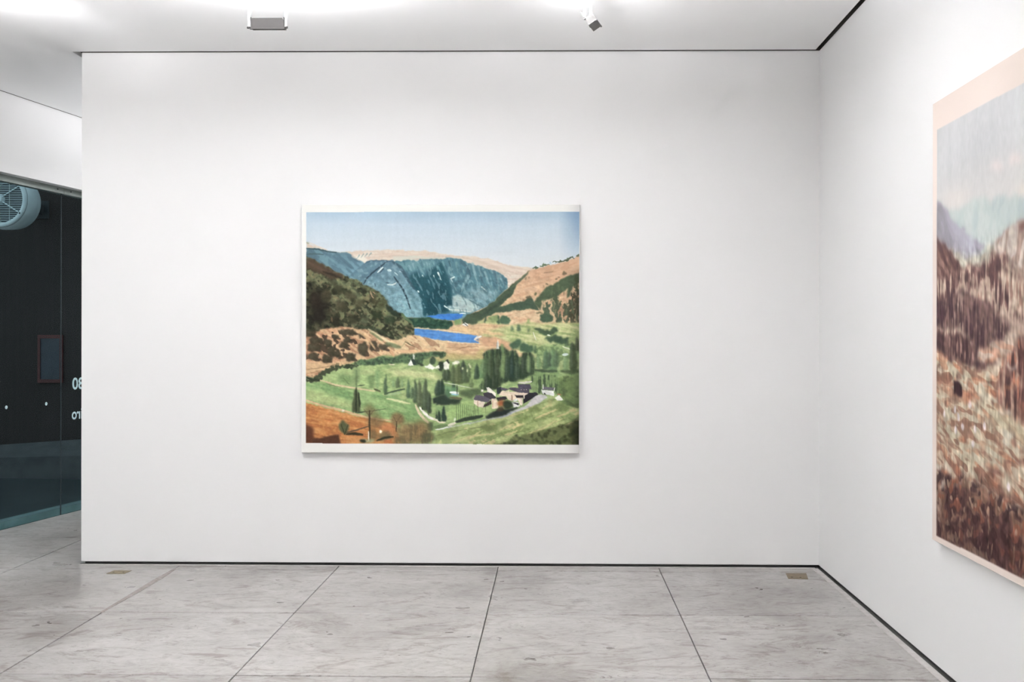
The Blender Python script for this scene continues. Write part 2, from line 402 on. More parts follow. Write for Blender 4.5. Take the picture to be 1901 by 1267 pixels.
# ------------------------------------------------------------------ painting tools (colour laid on a fine grid of points)
class Sheet:
    def __init__(s, w, h, scale, seed, fx, fy):
        """w,h in sheet units; scale = grid points per unit; fx,fy map sheet units to grid"""
        s.S = scale; s.W = int(round(w*scale))+1; s.H = int(round(h*scale))+1
        s.rng = np.random.RandomState(seed); s.fx, s.fy = fx, fy
        s.tone = 0.88                                   # paint is a little less reflective than the white of the wall
        s.img = np.zeros((s.H, s.W, 3))
        s.yy, s.xx = np.mgrid[0:s.H, 0:s.W].astype(float)
        s.wx = s.noise(5, 5); s.wy = s.noise(5, 5); s.wx2 = s.noise(1.6, 1.6); s.wy2 = s.noise(1.6, 1.6)
    def noise(s, sx, sy, ang=0.0):
        """smooth random field, correlation sx by sy sheet units, turned by ang degrees"""
        sx *= s.S; sy *= s.S
        fy = np.fft.fftfreq(s.H)[:, None]; fx = np.fft.fftfreq(s.W)[None, :]
        a = math.radians(ang); u = fx*math.cos(a)+fy*math.sin(a); v = -fx*math.sin(a)+fy*math.cos(a)
        k = np.exp(-2*math.pi**2*((u*sx)**2+(v*sy)**2))
        n = np.real(np.fft.ifft2(np.fft.fft2(s.rng.randn(s.H, s.W))*k)); n -= n.mean()
        return n/(n.std()+1e-9)
    def blur(s, m, sig):
        if sig < 0.3: return m
        r = int(3*sig)+1; k = np.exp(-0.5*(np.arange(-r, r+1)/sig)**2); k /= k.sum()
        m = np.pad(m, r, mode='edge')
        m = sum(k[i]*m[:, i:m.shape[1]-2*r+i] for i in range(2*r+1))
        return sum(k[i]*m[i:m.shape[0]-2*r+i, :] for i in range(2*r+1))
    def grid(s, pts): return [(s.fx(x, y)*s.S, s.fy(x, y)*s.S) for x, y in pts]
    def window(s, P, pad):
        x0 = max(0, int(min(p[0] for p in P)-pad)); x1 = min(s.W, int(max(p[0] for p in P)+pad)+2)
        y0 = max(0, int(min(p[1] for p in P)-pad)); y1 = min(s.H, int(max(p[1] for p in P)+pad)+2)
        return (slice(y0, y1), slice(x0, x1)) if x1 > x0 and y1 > y0 else None
    def mask(s, pts, soft=0.8, warp=1.0):
        P = s.grid(pts); sig = soft*s.S; w = s.window(P, 3*sig+3*warp*s.S+3)
        if w is None: return None, None
        X = s.xx[w]+(s.wx[w]*0.6+s.wx2[w]*0.45)*warp*s.S; Y = s.yy[w]+(s.wy[w]*0.6+s.wy2[w]*0.45)*warp*s.S
        m = np.zeros(X.shape, bool)
        for i in range(len(P)):
            (x0, y0), (x1, y1) = P[i], P[(i+1) % len(P)]
            if y0 == y1: continue
            c = ((y0 > Y) != (y1 > Y)) & (X < (x1-x0)*(Y-y0)/(y1-y0)+x0); m ^= c
        return w, s.blur(m.astype(float), max(sig, 0.5))
    def lay(s, w, m, col, a=1.0):
        if w is None: return
        c = np.asarray(col, float); k = (m*a)[..., None]
        s.img[w] = s.img[w]*(1-k)+(c if c.ndim == 1 else c[w])*k
    def poly(s, pts, col, soft=0.8, warp=1.0, a=1.0):
        w, m = s.mask(pts, soft, warp); s.lay(w, m, col, a)
    def grad(s, pts, c0, c1, p0, p1, soft=0.8, warp=1.0, a=1.0):
        """fill blending from c0 at point p0 to c1 at point p1"""
        w, m = s.mask(pts, soft, warp)
        if w is None: return
        (ax, ay), (bx, by) = s.grid([p0, p1]); d2 = (bx-ax)**2+(by-ay)**2
        t = np.clip(((s.xx[w]-ax)*(bx-ax)+(s.yy[w]-ay)*(by-ay))/d2, 0, 1)[..., None]
        c = np.asarray(c0, float)*(1-t)+np.asarray(c1, float)*t; k = (m*a)[..., None]
        s.img[w] = s.img[w]*(1-k)+c*k
    def dapple(s, pts, cols, n, th=0.0, soft=1.2, a=0.8, hard=1.5):
        """inside an outline, colour where the noise field n lies above th (cols[0]) or below -th (cols[1])"""
        w, m = s.mask(pts, soft, 1.0)
        if w is None: return
        f = n[w]*1.15+0.40*s.wx2[w]+0.25*s.wy[w]; th *= 0.8
        for col, v in zip(cols, (f-th, -f-th)):
            if col is None: continue
            s.lay(w, m*np.clip(v*hard, 0, 1), col, a)
    def line(s, pts, wd, col, soft=0.7, a=1.0, taper=False, warp=0.22):
        """brush stroke of full width wd (sheet units)"""
        P = s.grid(pts); r = wd*s.S/2; w = s.window(P, r+3*soft*s.S+3*warp*s.S+2)
        if w is None: return
        X = s.xx[w]+s.wx2[w]*warp*s.S*0.8; Y = s.yy[w]+s.wy2[w]*warp*s.S*0.8
        best = np.full(X.shape, 1e9); n = len(P)-1
        for i in range(n):
            (x0, y0), (x1, y1) = P[i], P[i+1]; d2 = (x1-x0)**2+(y1-y0)**2+1e-9
            t = np.clip(((X-x0)*(x1-x0)+(Y-y0)*(y1-y0))/d2, 0, 1)
            d = np.hypot(X-x0-t*(x1-x0), Y-y0-t*(y1-y0))
            rr = r*(1-0.8*(i+t)/n) if taper else r*(0.5+0.5*np.sin(math.pi*(i+t)/n)**0.6)
            best = np.minimum(best, d-rr)
        s.lay(w, np.clip(0.5-best/(soft*s.S*1.6), 0, 1), col, a)
    def blob(s, x, y, rx, ry, col, soft=1.0, a=1.0, warp=1.2, top=None):
        n = 18
        s.poly([(x+rx*math.cos(2*math.pi*k/n), y+ry*math.sin(2*math.pi*k/n)) for k in range(n)], col, soft, warp, a)
        if top: s.poly([(x-rx*0.25+rx*0.6*math.cos(2*math.pi*k/n), y-ry*0.3+ry*0.55*math.sin(2*math.pi*k/n)) for k in range(n)], top, soft*1.5, warp, a*0.7)
    def fir(s, x, y, w, h, col, soft=0.8, a=1.0, lit=None):
        """tree with its foot at x,y"""
        s.poly([(x, y-h), (x+w*0.28, y-h*0.72), (x+w*0.5, y-h*0.3), (x+w*0.42, y), (x-w*0.42, y), (x-w*0.5, y-h*0.3), (x-w*0.28, y-h*0.72)], col, soft, 0.9, a)
        if lit: s.line([(x-w*0.2, y-h*0.75), (x-w*0.22, y-h*0.15)], w*0.28, lit, soft*1.6, a*0.6)
    def object(s, name, mat, place, parent):
        """mesh whose points carry the paint; place(i/W, j/H arrays) gives their positions"""
        lin = s2l(np.clip(s.img, 0, 255))*s.tone; co = place(s.xx/(s.W-1), s.yy/(s.H-1))
        me = bpy.data.meshes.new(name); nv = s.W*s.H; me.vertices.add(nv); me.vertices.foreach_set('co', co.reshape(-1).astype(np.float32))
        q = (np.arange(s.H-1)[:, None]*s.W+np.arange(s.W-1)[None, :]).ravel()
        quads = np.stack([q, q+s.W, q+s.W+1, q+1], 1).astype(np.int32); nf = len(quads)
        me.loops.add(nf*4); me.loops.foreach_set('vertex_index', quads.ravel())
        me.polygons.add(nf); me.polygons.foreach_set('loop_start', np.arange(0, nf*4, 4, dtype=np.int32))
        me.update(calc_edges=True); me.validate()
        at = me.color_attributes.new('paint', 'FLOAT_COLOR', 'POINT')
        rgba = np.ones((nv, 4), np.float32); rgba[:, :3] = lin.reshape(-1, 3); at.data.foreach_set('color', rgba.ravel())
        return link(name, me, mat, parent)

# ------------------------------------------------------------------ valley painting on the back wall
# the picture was sketched on four quarter sheets (A top left, B top right, C bottom left, D bottom right);
# Q() turns their coordinates into one sheet, unit = 1/517 of the canvas width
QO = dict(A=(-19.5, -20.5, 5.069), B=(250.5, -20.5, 5.069), C=(-19.5, 219.5, 4.872), D=(250.5, 219.5, 4.872))
def Q(txt):
    m, out = 'A', []
    for tok in txt.split():
        if tok in QO: m = tok; continue
        x, y = tok.split(','); ox, oy, k = QO[m]; out.append((ox+float(x)/k, oy+float(y)/k))
    return out
def q1(m, x, y): ox, oy, k = QO[m]; return ox+x/k, oy+y/k

def paint_valley():
    s = Sheet(517, 462, 1.25, 11, lambda x, y: x, lambda x, y: y)
    R = s.rng
    s.img[:] = (236, 235, 230)
    s.img += s.noise(40, 8)[..., None]*1.2
    L, T, B_ = 7.5, 13.0, 445.5                                        # edges of the image inside the canvas
    whole = [(L, T), (530, T-1.0), (530, B_+1.5), (L, B_)]
    # sky
    gx = s.xx/s.S; gy = s.yy/s.S
    t = np.clip((gy-13)/90, 0, 1)[..., None]
    sky = np.where(t < 0.25, np.array((163, 188, 207.))*(1-t/0.25)+np.array((190, 207, 219.))*t/0.25,
                   np.array((190, 207, 219.))*(1-(t-0.25)/0.75)+np.array((214, 222, 226.))*(t-0.25)/0.75)
    sky = sky+s.noise(30, 3)[..., None]*0.9+s.noise(2, 16)[..., None]*0.5
    e = np.clip((gx-478)/38, 0, 1)[..., None]*np.clip((125-gy)/110, 0.15, 1)[..., None]
    sky = sky*(1-e)+np.array((112, 143, 172.))*e
    e = np.clip((25-gx)/20, 0, 1)[..., None]*0.35
    sky = sky*(1-e)+np.array((170, 190, 205.))*e
    w, m = s.mask(whole, 0.3, 0.0); s.lay(w, m, sky)
    P = lambda t_, c, **k: s.poly(Q(t_), c, **k)
    LN = lambda t_, wd, c, **k: s.line(Q(t_), wd/5.0, c, **k)
    def BL(q, x, y, rx, ry, c, **k): X, Y = q1(q, x, y); s.blob(X, Y, rx/5.0, ry/5.0, c, **k)
    def FIR(q, x, y, w_, h, c, **k): X, Y = q1(q, x, y); s.fir(X, Y, w_/5.0, h/5.0, c, **k)
    fine = s.noise(0.9, 0.9); grain = s.noise(1.6, 1.6); lump = s.noise(3.2, 2.4, 35); diag = s.noise(9, 1.6, 38)
    hor = s.noise(12, 1.2, 3); vert = s.noise(1.2, 8); lump2 = s.noise(5.5, 4, 40); downr = s.noise(7, 1.5, -16)

    # pale far ridge
    ridge = "A 137,455 200,482 260,505 340,535 430,548 530,550 620,541 720,534 800,530 880,527 1000,530 1090,536 1180,538 1270,537 1340,548 1410,563 1470,572 B 60,568 140,578 240,588 330,595 400,597 460,607 560,632 650,660 740,680 830,692 930,695 890,760 690,900 400,1000 0,900 A 700,800 137,560"
    P(ridge, (211, 193, 174), soft=0.6)
    s.dapple(Q(ridge), [(224, 212, 194), (200, 176, 160)], hor, 0.5, a=0.6)
    LN("A 160,455 260,500 340,530", 8, (222, 196, 172), a=0.8)
    BL('A', 152, 465, 14, 10, (140, 150, 125))
    P("A 590,600 640,625 700,655 740,635 690,600 760,590 640,580", (222, 217, 200), soft=1.2)
    for x, y in ((625, 610), (665, 600), (700, 595), (735, 590)):
        LN("A %d,%d %d,%d" % (x+18, y-32, x-8, y+2), 12, (128, 152, 154), soft=1.0, a=0.8, taper=True)
    P("A 960,600 1100,585 1250,590 1400,600 1470,600 1400,618 1200,612 1040,640 960,640", (200, 205, 190), soft=1.4, a=0.8)
    LN("A 820,580 1000,570 1180,572 1300,590", 10, (222, 200, 180), soft=1.4, a=0.7)
    LN("B 250,600 420,640 560,690 680,790", 26, (200, 180, 160), soft=2.0, a=0.6)
    LN("B 420,620 560,660 720,720 830,730", 26, (220, 204, 186), soft=2.0, a=0.7)
    LN("B 700,790 760,770", 30, (214, 205, 190), soft=2, a=0.8)

    # ground tones under everything that follows
    P("A 640,700 900,660 1470,640 B 400,720 660,800 670,890 600,970 1370,970 1370,1300 0,1300 A 137,1300 137,620 400,640", (92, 128, 140), soft=1.0)
    P("A 700,1150 1470,1190 B 1370,1150 D 1330,500 C 131,500 131,60", (176, 152, 112), soft=1.5)
    P("C 20,380 800,300 1413,330 D 1330,300 1330,1120 C 20,1120", (128, 150, 96), soft=2)
    # left slate slope
    sl = "A 137,510 250,518 330,540 430,550 530,556 560,573 590,605 640,630 690,655 760,700 900,900 650,840 490,780 137,610"
    s.grad(Q(sl), (74, 102, 112), (98, 134, 149), (20, 85), (80, 145), soft=0.7)
    s.dapple(Q(sl), [(104, 140, 150), (66, 95, 106)], diag, 0.7, a=0.5)
    LN("A 137,514 250,522 330,541 420,552", 15, (44, 68, 72), soft=0.9, a=0.85)
    LN("A 137,570 220,565 300,572", 12, (58, 82, 84), soft=1, a=0.8)
    LN("A 400,590 480,640 570,700", 40, (66, 94, 106), soft=3, a=0.6)
    LN("A 520,565 570,600 640,640", 30, (62, 90, 104), soft=2.5, a=0.5)

    # teal cliffs behind the lake
    cl = "A 940,650 1000,636 1100,622 1160,630 1185,642 1215,618 1300,613 1400,620 1470,606 B 80,598 150,608 230,615 300,645 380,675 470,700 560,720 610,755 670,795 680,890 600,960 430,1085 330,1125 150,1132 0,1140 A 1250,1168 1220,1000 1150,850 1050,720"
    P(cl, (74, 114, 124), soft=0.7)
    P("A 1000,650 1150,635 1300,625 1380,630 1330,700 1180,730 1090,740", (98, 138, 144), soft=2.0, a=0.8)
    P("B 0,640 60,640 110,760 150,900 170,1055 110,1110 0,1140 A 1250,1165 1225,1000 1150,880 1110,790 1150,745 1200,740 1230,775 1270,770 1300,720 1360,690 1400,645 1440,640 1470,640", (31, 72, 82), soft=2.2)
    P("B 0,850 70,850 120,960 165,1050 110,1105 0,1135 A 1290,1160 1270,1050 1300,950 1400,860", (22, 58, 68), soft=3, a=0.8)
    for p, wd, c in (("B 60,640 85,700 115,770", 22, (108, 146, 150)), ("B 190,650 205,740", 22, (104, 138, 142)), ("B 125,640 150,740", 18, (40, 76, 86)),
                     ("B 240,640 300,700 280,800", 34, (58, 92, 102)), ("B 345,660 365,760 395,850", 26, (132, 162, 166)), ("B 300,680 320,780 290,860", 28, (52, 84, 96)),
                     ("B 300,780 260,860 235,930", 34, (128, 158, 162)), ("B 410,700 430,800 470,880", 22, (66, 98, 110)), ("B 460,740 490,830 520,890", 24, (124, 154, 160)),
                     ("B 540,730 580,820 610,920", 26, (72, 104, 116)), ("B 600,770 640,860", 26, (112, 142, 150)), ("B 640,800 655,880", 18, (70, 100, 110)),
                     ("B 200,830 180,900 210,960", 30, (62, 98, 108)), ("B 20,690 60,760", 22, (60, 108, 116)), ("A 1380,680 1420,760", 22, (86, 130, 136))):
        LN(p, wd, c, soft=1.6, a=0.8, taper=True)
    P("B 150,960 210,945 300,985 430,1050 400,1092 330,1120 150,1112 75,1062 165,1055", (158, 178, 174), soft=1.4)
    P("B 290,900 420,900 610,930 440,1080 330,1010", (118, 150, 156), soft=3, a=0.85)
    LN("B 80,1062 130,1092 330,1112", 10, (206, 212, 198), soft=0.8)
    LN("B 310,1000 380,1040 440,1070", 12, (78, 106, 112), soft=0.9, a=0.8)
    for p, wd in (("B 18,745 50,812", 16), ("B 170,785 140,800 155,832", 13), ("B 430,880 480,922", 14), ("A 1385,745 1415,810", 12), ("A 1345,770 1352,790", 9), ("A 1240,770 1248,785", 9), ("A 1450,1060 1470,1075", 12)):
        LN(p, wd, (206, 216, 208), soft=0.8, taper=True)
    s.dapple(Q(cl), [(150, 178, 180), (40, 78, 88)], s.noise(1.2, 4, -20), 1.2, a=0.35)

    # rounded blue hill
    dome = "A 560,770 640,690 700,655 760,632 820,625 880,628 950,635 1010,665 1050,710 1080,770 1110,820 1150,880 1195,925 1225,1000 1250,1168 1100,1168 1000,1110 900,1000 830,930 700,870 640,830"
    s.grad(Q(dome), (80, 110, 124), (116, 156, 164), (150, 105), (185, 195), soft=0.6)
    P("A 560,775 640,692 760,634 860,634 800,710 740,765 690,850 640,825", (82, 114, 128), soft=1.0)
    LN("A 600,790 700,710 800,660", 30, (92, 126, 138), soft=3, a=0.7)
    LN("A 960,645 1030,690 1080,770 1120,840 1165,900", 30, (46, 72, 84), soft=1.6, a=0.85)
    LN("A 1100,860 1150,960 1170,1060", 46, (86, 124, 134), soft=3, a=0.7)
    LN("A 1190,940 1200,1040 1225,1150", 40, (100, 138, 146), soft=3, a=0.8)
    LN("A 905,640 830,695 760,750 715,795 685,850", 14, (38, 58, 70), soft=0.9)
    LN("A 700,655 760,632 880,628 960,640", 8, (54, 80, 92), soft=0.8, a=0.8)
    LN("A 970,785 1020,850 1060,910 1090,980 1125,1085", 17, (36, 58, 68), soft=1.0)
    LN("A 815,742 865,692", 15, (208, 216, 210), soft=0.7); LN("A 838,745 872,706", 12, (50, 72, 84))
    LN("A 912,720 940,726", 24, (194, 210, 208), soft=0.9); LN("A 975,742 1005,768", 10, (172, 194, 196)); LN("A 1020,730 1035,738", 9, (160, 184, 188))
    LN("A 910,858 960,858 992,842", 13, (206, 213, 205), soft=0.8); LN("A 895,842 940,834", 9, (62, 86, 96)); LN("A 1195,916 1206,928", 13, (190, 206, 202))
    LN("A 790,845 796,872", 8, (62, 88, 100)); LN("A 1010,1000 1060,1060 1100,1120", 20, (140, 172, 178), soft=2.5, a=0.6)
    s.dapple(Q(dome), [(140, 172, 178), (70, 100, 112)], grain, 1.1, a=0.35)

    # right-hand hill
    hill = "B 900,715 1000,690 1110,660 1210,640 1300,610 1350,580 1370,580 1370,1300 250,1300 260,1200 330,1130 500,1050 600,960 700,880 780,800 860,735"
    s.grad(Q(hill), (204, 164, 130), (214, 184, 142), (450, 130), (440, 225), soft=0.7)
    s.dapple(Q(hill), [(214, 178, 146), (190, 146, 112)], downr, 0.8, a=0.5)
    P("B 890,722 830,758 760,825 690,888 600,958 500,1042 400,1108 290,1138 250,1190 255,1260 390,1260 480,1165 560,1112 615,1050 665,1000 720,945 745,890 790,830 845,770", (62, 78, 58), soft=0.8)
    LN("B 700,940 560,1060 420,1160", 30, (48, 64, 52), soft=3, a=0.7)
    LN("B 860,745 760,840 700,900", 14, (82, 98, 72), soft=1.5, a=0.7)
    P("B 600,1062 700,1036 800,1020 860,985 880,960 915,1000 940,1040 975,1100 880,1088 800,1102 680,1112 560,1125 460,1180 520,1100", (60, 80, 62), soft=0.9)
    P("B 1370,735 1270,760 1180,798 1100,850 1000,925 945,985 925,1040 985,1095 1000,1020 1050,1000 1130,980 1190,930 1240,890 1235,985 1265,960 1290,880 1370,820", (70, 86, 62), soft=1.1, warp=1.6)
    for x0, y0, x1, y1, wd, c in ((1135, 960, 1155, 1235, 46, (58, 74, 52)), (1050, 1040, 1035, 1195, 60, (60, 80, 60)), (1215, 1050, 1225, 1210, 62, (58, 68, 48)), (1295, 940, 1285, 1260, 56, (54, 56, 40)),
                                   (1335, 880, 1345, 1260, 44, (50, 54, 40)), (1180, 1010, 1170, 1150, 30, (66, 80, 58)), (1262, 1000, 1255, 1160, 34, (54, 64, 46)), (1100, 1000, 1110, 1130, 30, (74, 92, 66)), (1010, 1150, 1075, 1190, 46, (60, 84, 66)), (1320, 780, 1325, 900, 40, (66, 74, 50))):
        LN("B %d,%d %d,%d" % (x0, y0, x1, y1), wd, c, soft=1.5, a=0.9, warp=1.6)
    s.dapple(Q("B 1000,900 1370,760 1370,1267 1000,1240"), [(88, 104, 74), None], vert, 0.9, a=0.5)
    s.dapple(Q("B 1180,960 1370,900 1370,1267 1130,1240"), [(186, 138, 108), None], s.noise(1.4, 5, 12), 1.2, a=0.8)
    for x, y in ((1165, 960), (1060, 1040), (1240, 1000), (1200, 1180), (1180, 1240)): LN("B %d,%d %d,%d" % (x, y, x+35, y-28), 20, (206, 158, 124), soft=1.2, a=0.7)
    LN("B 915,698 965,688", 17, (72, 92, 66), warp=1.2); LN("B 985,682 1065,668", 11, (84, 104, 74), warp=1.2); LN("B 1015,655 1010,690", 9, (84, 104, 74)); LN("B 1115,648 1200,632 1295,602", 24, (76, 86, 62), warp=1.5); LN("B 1325,588 1360,572", 20, (80, 90, 66))
    BL('B', 1080, 650, 6, 5, (120, 170, 200))
    LN("B 1020,747 1100,733", 13, (158, 126, 98), soft=1.2)
    for x, y, rx, ry, c in ((1215, 746, 22, 13, (112, 98, 72)), (1135, 798, 12, 9, (104, 92, 70)), (1162, 780, 8, 8, (130, 104, 80)), (1050, 856, 14, 12, (124, 108, 80)), (1015, 882, 8, 14, (150, 122, 92)), (937, 942, 16, 16, (96, 96, 66)), (872, 974, 26, 13, (104, 94, 70)), (842, 797, 9, 14, (140, 118, 90)), (877, 793, 8, 13, (150, 124, 96)), (825, 1000, 14, 14, (150, 120, 92))):
        BL('B', x, y, rx, ry, c, soft=0.8)
    # foot of the right hill
    foot = "B 470,1175 700,1110 900,1100 1000,1110 1010,1180 1130,1240 1130,1320 300,1320 390,1220"
    P(foot, (212, 178, 140), soft=1.2)
    s.dapple(Q(foot), [(224, 196, 156), (196, 152, 118)], downr, 0.5, a=0.6)
    P("B 390,1210 480,1190 560,1150 640,1240 800,1250 900,1210 1000,1230 1130,1267 1130,1340 380,1340", (168, 178, 120), soft=1.8)
    for x, y, rx, ry, c in ((655, 1200, 48, 50, (66, 94, 70)), (590, 1195, 20, 38, (58, 84, 60)), (465, 1205, 12, 44, (54, 76, 56)), (545, 1180, 44, 32, (132, 152, 98)), (1040, 1170, 55, 45, (62, 84, 62)), (980, 1128, 26, 9, (96, 92, 66)), (870, 1220, 20, 40, (150, 170, 108)), (780, 1250, 22, 20, (58, 78, 54)), (1160, 1210, 30, 50, (60, 74, 54))):
        BL('B', x, y, rx, ry, c, soft=1.0, warp=1.8)

    # plain round the lakes
    plain = "C 900,160 1050,110 1413,60 D 0,40 150,20 450,10 700,20 1330,0 1330,420 700,430 420,330 0,350 C 1413,300 1000,280 900,290"
    P(plain, (210, 176, 134), soft=1.2)
    s.dapple(Q(plain), [(222, 190, 146), (190, 150, 112)], hor, 0.5, a=0.7)
    P("D 400,120 480,70 700,20 1330,0 1330,330 1000,330 700,240 560,130", (172, 182, 122), soft=2.5)
    s.dapple(Q("D 420,110 480,70 700,20 1330,0 1330,330 1000,330 700,220"), [(202, 200, 146), (138, 160, 100)], s.noise(9, 1.6, 8), 0.5, a=0.7)
    P("D 130,60 250,40 400,70 560,80 640,120 500,110 330,95", (216, 184, 136), soft=1.6)
    P("D 400,130 560,140 690,190 690,250 560,230 430,200", (206, 160, 122), soft=2, a=0.9)
    P("D 0,250 100,280 350,300 400,240 440,230 420,330 0,345", (186, 168, 112), soft=2)
    LN("D 0,220 200,230 380,215", 14, (150, 112, 80), soft=1.4, a=0.6); LN("D 150,255 330,205", 8, (150, 112, 80), a=0.6)
    # lakes
    P("A 1278,1160 1330,1146 1400,1137 1470,1134 B 100,1133 200,1130 258,1132 240,1172 170,1197 80,1187 0,1178 A 1400,1177 1330,1172", (50, 112, 190), soft=0.5, warp=0.4)
    LN("B 222,1130 280,1130", 9, (210, 218, 215))
    P("C 1113,54 1250,64 1413,84 D 0,74 150,90 300,108 385,120 345,150 395,186 300,183 150,173 0,157 C 1413,166 1300,155 1200,135 1115,115", (74, 132, 200), soft=0.5, warp=0.4)
    s.dapple(Q("C 1113,54 1413,84 D 385,120 395,186 0,157 C 1115,115"), [(92, 146, 208), (60, 116, 186)], hor, 0.6, a=0.5)
    LN("D 350,155 370,135 410,124", 20, (228, 228, 220), soft=0.8); LN("C 1113,48 1250,56 1413,74 D 150,82 320,100", 9, (224, 206, 172), soft=0.7, a=0.9)
    LN("C 1150,132 1300,160 1413,172 D 150,180 400,190", 8, (226, 212, 184), soft=0.7, a=0.8)
    # woods between the lakes
    P("A 1040,1140 1110,1178 1250,1170 1330,1176 1400,1190 1470,1180 B 80,1190 140,1200 168,1235 130,1262 C 1413,66 1250,52 1105,42 A 1090,1240", (40, 70, 54), soft=0.9, warp=1.3)
    s.dapple(Q("A 1090,1180 1470,1190 B 140,1200 130,1262 C 1105,42"), [(62, 92, 66), (28, 52, 44)], grain, 0.6, a=0.7)
    P("B 165,1195 240,1175 245,1235 180,1240", (120, 148, 92), soft=1.2); P("B 245,1235 275,1212 312,1240 290,1248", (232, 232, 226), soft=0.5); LN("B 262,1218 300,1250", 6, (60, 60, 50))

    # wooded hill on the left
    hl = "A 137,590 180,610 240,640 300,680 370,705 430,740 490,775 540,790 600,810 650,830 690,855 750,890 830,925 860,970 900,1030 960,1090 1010,1130 1040,1128 1080,1170 1130,1210 1155,1245 C 1108,20 1110,115 1000,165 930,165 850,130 700,80 500,60 130,90 30,90 A 100,590"
    P(hl, (70, 76, 53), soft=0.8, warp=1.3)
    s.dapple(Q(hl), [(112, 118, 80), (44, 46, 34)], lump2, 0.3, a=0.8, hard=1.3)
    s.dapple(Q(hl), [(126, 128, 90), (36, 36, 27)], lump, 0.7, a=0.65)
    s.dapple(Q(hl), [(120, 104, 74), (30, 30, 24)], s.noise(2.0, 1.6, 35), 1.4, a=0.5)
    P("A 137,592 240,642 300,682 430,742 495,778 500,812 440,800 380,805 300,765 220,745 137,715", (72, 58, 46), soft=1.6, warp=1.8)
    LN("A 150,640 240,690 330,740", 34, (92, 70, 54), soft=3, a=0.6); LN("A 300,735 400,770 480,800", 22, (40, 34, 28), soft=2, a=0.7)
    LN("A 150,730 300,800 420,870 560,960", 40, (88, 92, 62), soft=4, a=0.5); LN("A 400,820 520,860 620,950 680,1060", 40, (104, 112, 78), soft=4, a=0.6)
    LN("A 520,800 640,860 740,900 840,960", 26, (94, 100, 66), soft=3, a=0.7)
    P("A 137,800 240,860 330,960 390,1060 380,1267 137,1267 C 131,0 420,0 400,70 131,110", (30, 27, 22), soft=9, a=0.9)
    for x, y, rx, ry, c in ((450, 910, 55, 45, (60, 60, 44)), (560, 960, 60, 40, (80, 76, 54)), (330, 960, 60, 60, (70, 64, 48)), (480, 1060, 70, 55, (78, 74, 54)), (640, 1030, 60, 45, (92, 90, 62)), (850, 1050, 50, 50, (84, 88, 56)), (690, 1200, 45, 50, (104, 112, 80)), (590, 1190, 50, 45, (60, 58, 42)), (230, 1010, 50, 80, (56, 48, 38)), (800, 1150, 60, 40, (58, 66, 44)), (940, 1190, 60, 40, (56, 72, 50)), (770, 1000, 30, 60, (88, 84, 58)), (430, 1190, 45, 60, (54, 50, 38)), (260, 1160, 50, 70, (44, 40, 32))):
        BL('A', x, y, rx, ry, tuple(int(v*0.72) for v in c), soft=2.5, a=0.8, warp=2.4, top=c)
    P("A 900,1040 960,1092 1015,1135 1020,1170 960,1150 910,1100", (38, 48, 38), soft=1.5)
    LN("A 1040,1130 1080,1175 1140,1225", 22, (84, 112, 76), soft=1.5, a=0.8)
    LN("A 745,920 760,965 775,985", 12, (178, 142, 110), soft=1, a=0.8); LN("A 770,925 795,945", 9, (170, 130, 100), a=0.8); LN("A 380,1170 385,1210", 16, (110, 84, 60), soft=1.4, a=0.7)
    LN("C 600,30 760,60 900,110", 26, (58, 70, 50), soft=2.5, a=0.8)

    # brown slope with bushes under it
    slope = "C 20,110 131,110 300,60 470,30 560,50 700,70 850,130 930,170 1000,165 1060,120 1110,118 1413,172 1413,262 1000,272 900,292 800,310 620,345 450,405 300,445 230,505 131,500 20,500"
    s.grad(Q(slope), (186, 136, 102), (214, 186, 142), (20, 260), (190, 255), soft=1.2, warp=1.4)
    s.dapple(Q(slope), [(214, 178, 134), (150, 108, 80)], diag, 0.5, a=0.65)
    s.dapple(Q("C 131,100 500,60 700,220 500,330 131,360"), [None, (56, 46, 36)], s.noise(4, 2.5, 35), 0.35, a=0.85)
    P("C 131,360 400,370 520,345 560,330 620,340 450,400 300,440 131,470", (208, 172, 128), soft=2)
    LN("C 131,430 300,410 420,380", 8, (120, 96, 70), a=0.6, soft=1); LN("C 131,470 260,440", 8, (150, 116, 82), a=0.6)
    for x, y, rx, ry in ((195, 312, 48, 42), (315, 325, 46, 40), (225, 165, 62, 32), (512, 158, 42, 30), (640, 122, 30, 26), (745, 205, 44, 58), (648, 245, 46, 62), (545, 315, 46, 40), (372, 262, 46, 46), (480, 212, 46, 38), (322, 192, 42, 36), (200, 225, 62, 40), (520, 84, 80, 26), (425, 292, 30, 30), (170, 100, 60, 40), (400, 130, 40, 26), (840, 230, 46, 30)):
        s.line(Q("C %d,%d %d,%d" % (x, y+ry*0.3, x+rx*1.1, y+ry*0.85)), ry/6.0, (52, 42, 34), soft=1.4, a=0.8)
        BL('C', x, y, rx, ry, (54, 50, 38), soft=1.2, a=0.92, warp=2.2, top=(76, 74, 54))
    LN("C 580,60 700,150 760,240", 20, (206, 168, 124), soft=1.8, a=0.8); LN("C 700,60 800,120 900,190 960,240", 22, (206, 192, 150), soft=1.6, a=0.85); LN("C 860,190 930,210 990,225", 40, (84, 100, 68), soft=2, a=0.8)
    LN("C 720,90 830,165", 22, (96, 110, 76), soft=1.8, a=0.8); LN("C 1000,230 1040,170 1110,215", 12, (176, 160, 116), soft=1); LN("C 1030,175 1120,220", 7, (90, 76, 54))
    LN("C 905,250 930,300", 30, (206, 160, 118), soft=1.5); LN("C 950,262 1150,260 1300,235", 24, (222, 180, 134), soft=2, a=0.8)
    # hedgerow
    hg = "C 580,395 640,330 700,345 800,322 900,322 1000,300 1080,285 1180,270 1300,275 1413,265 D 90,275 60,315 0,312 C 1413,305 1300,312 1200,332 1180,390 950,372 850,382 700,388"
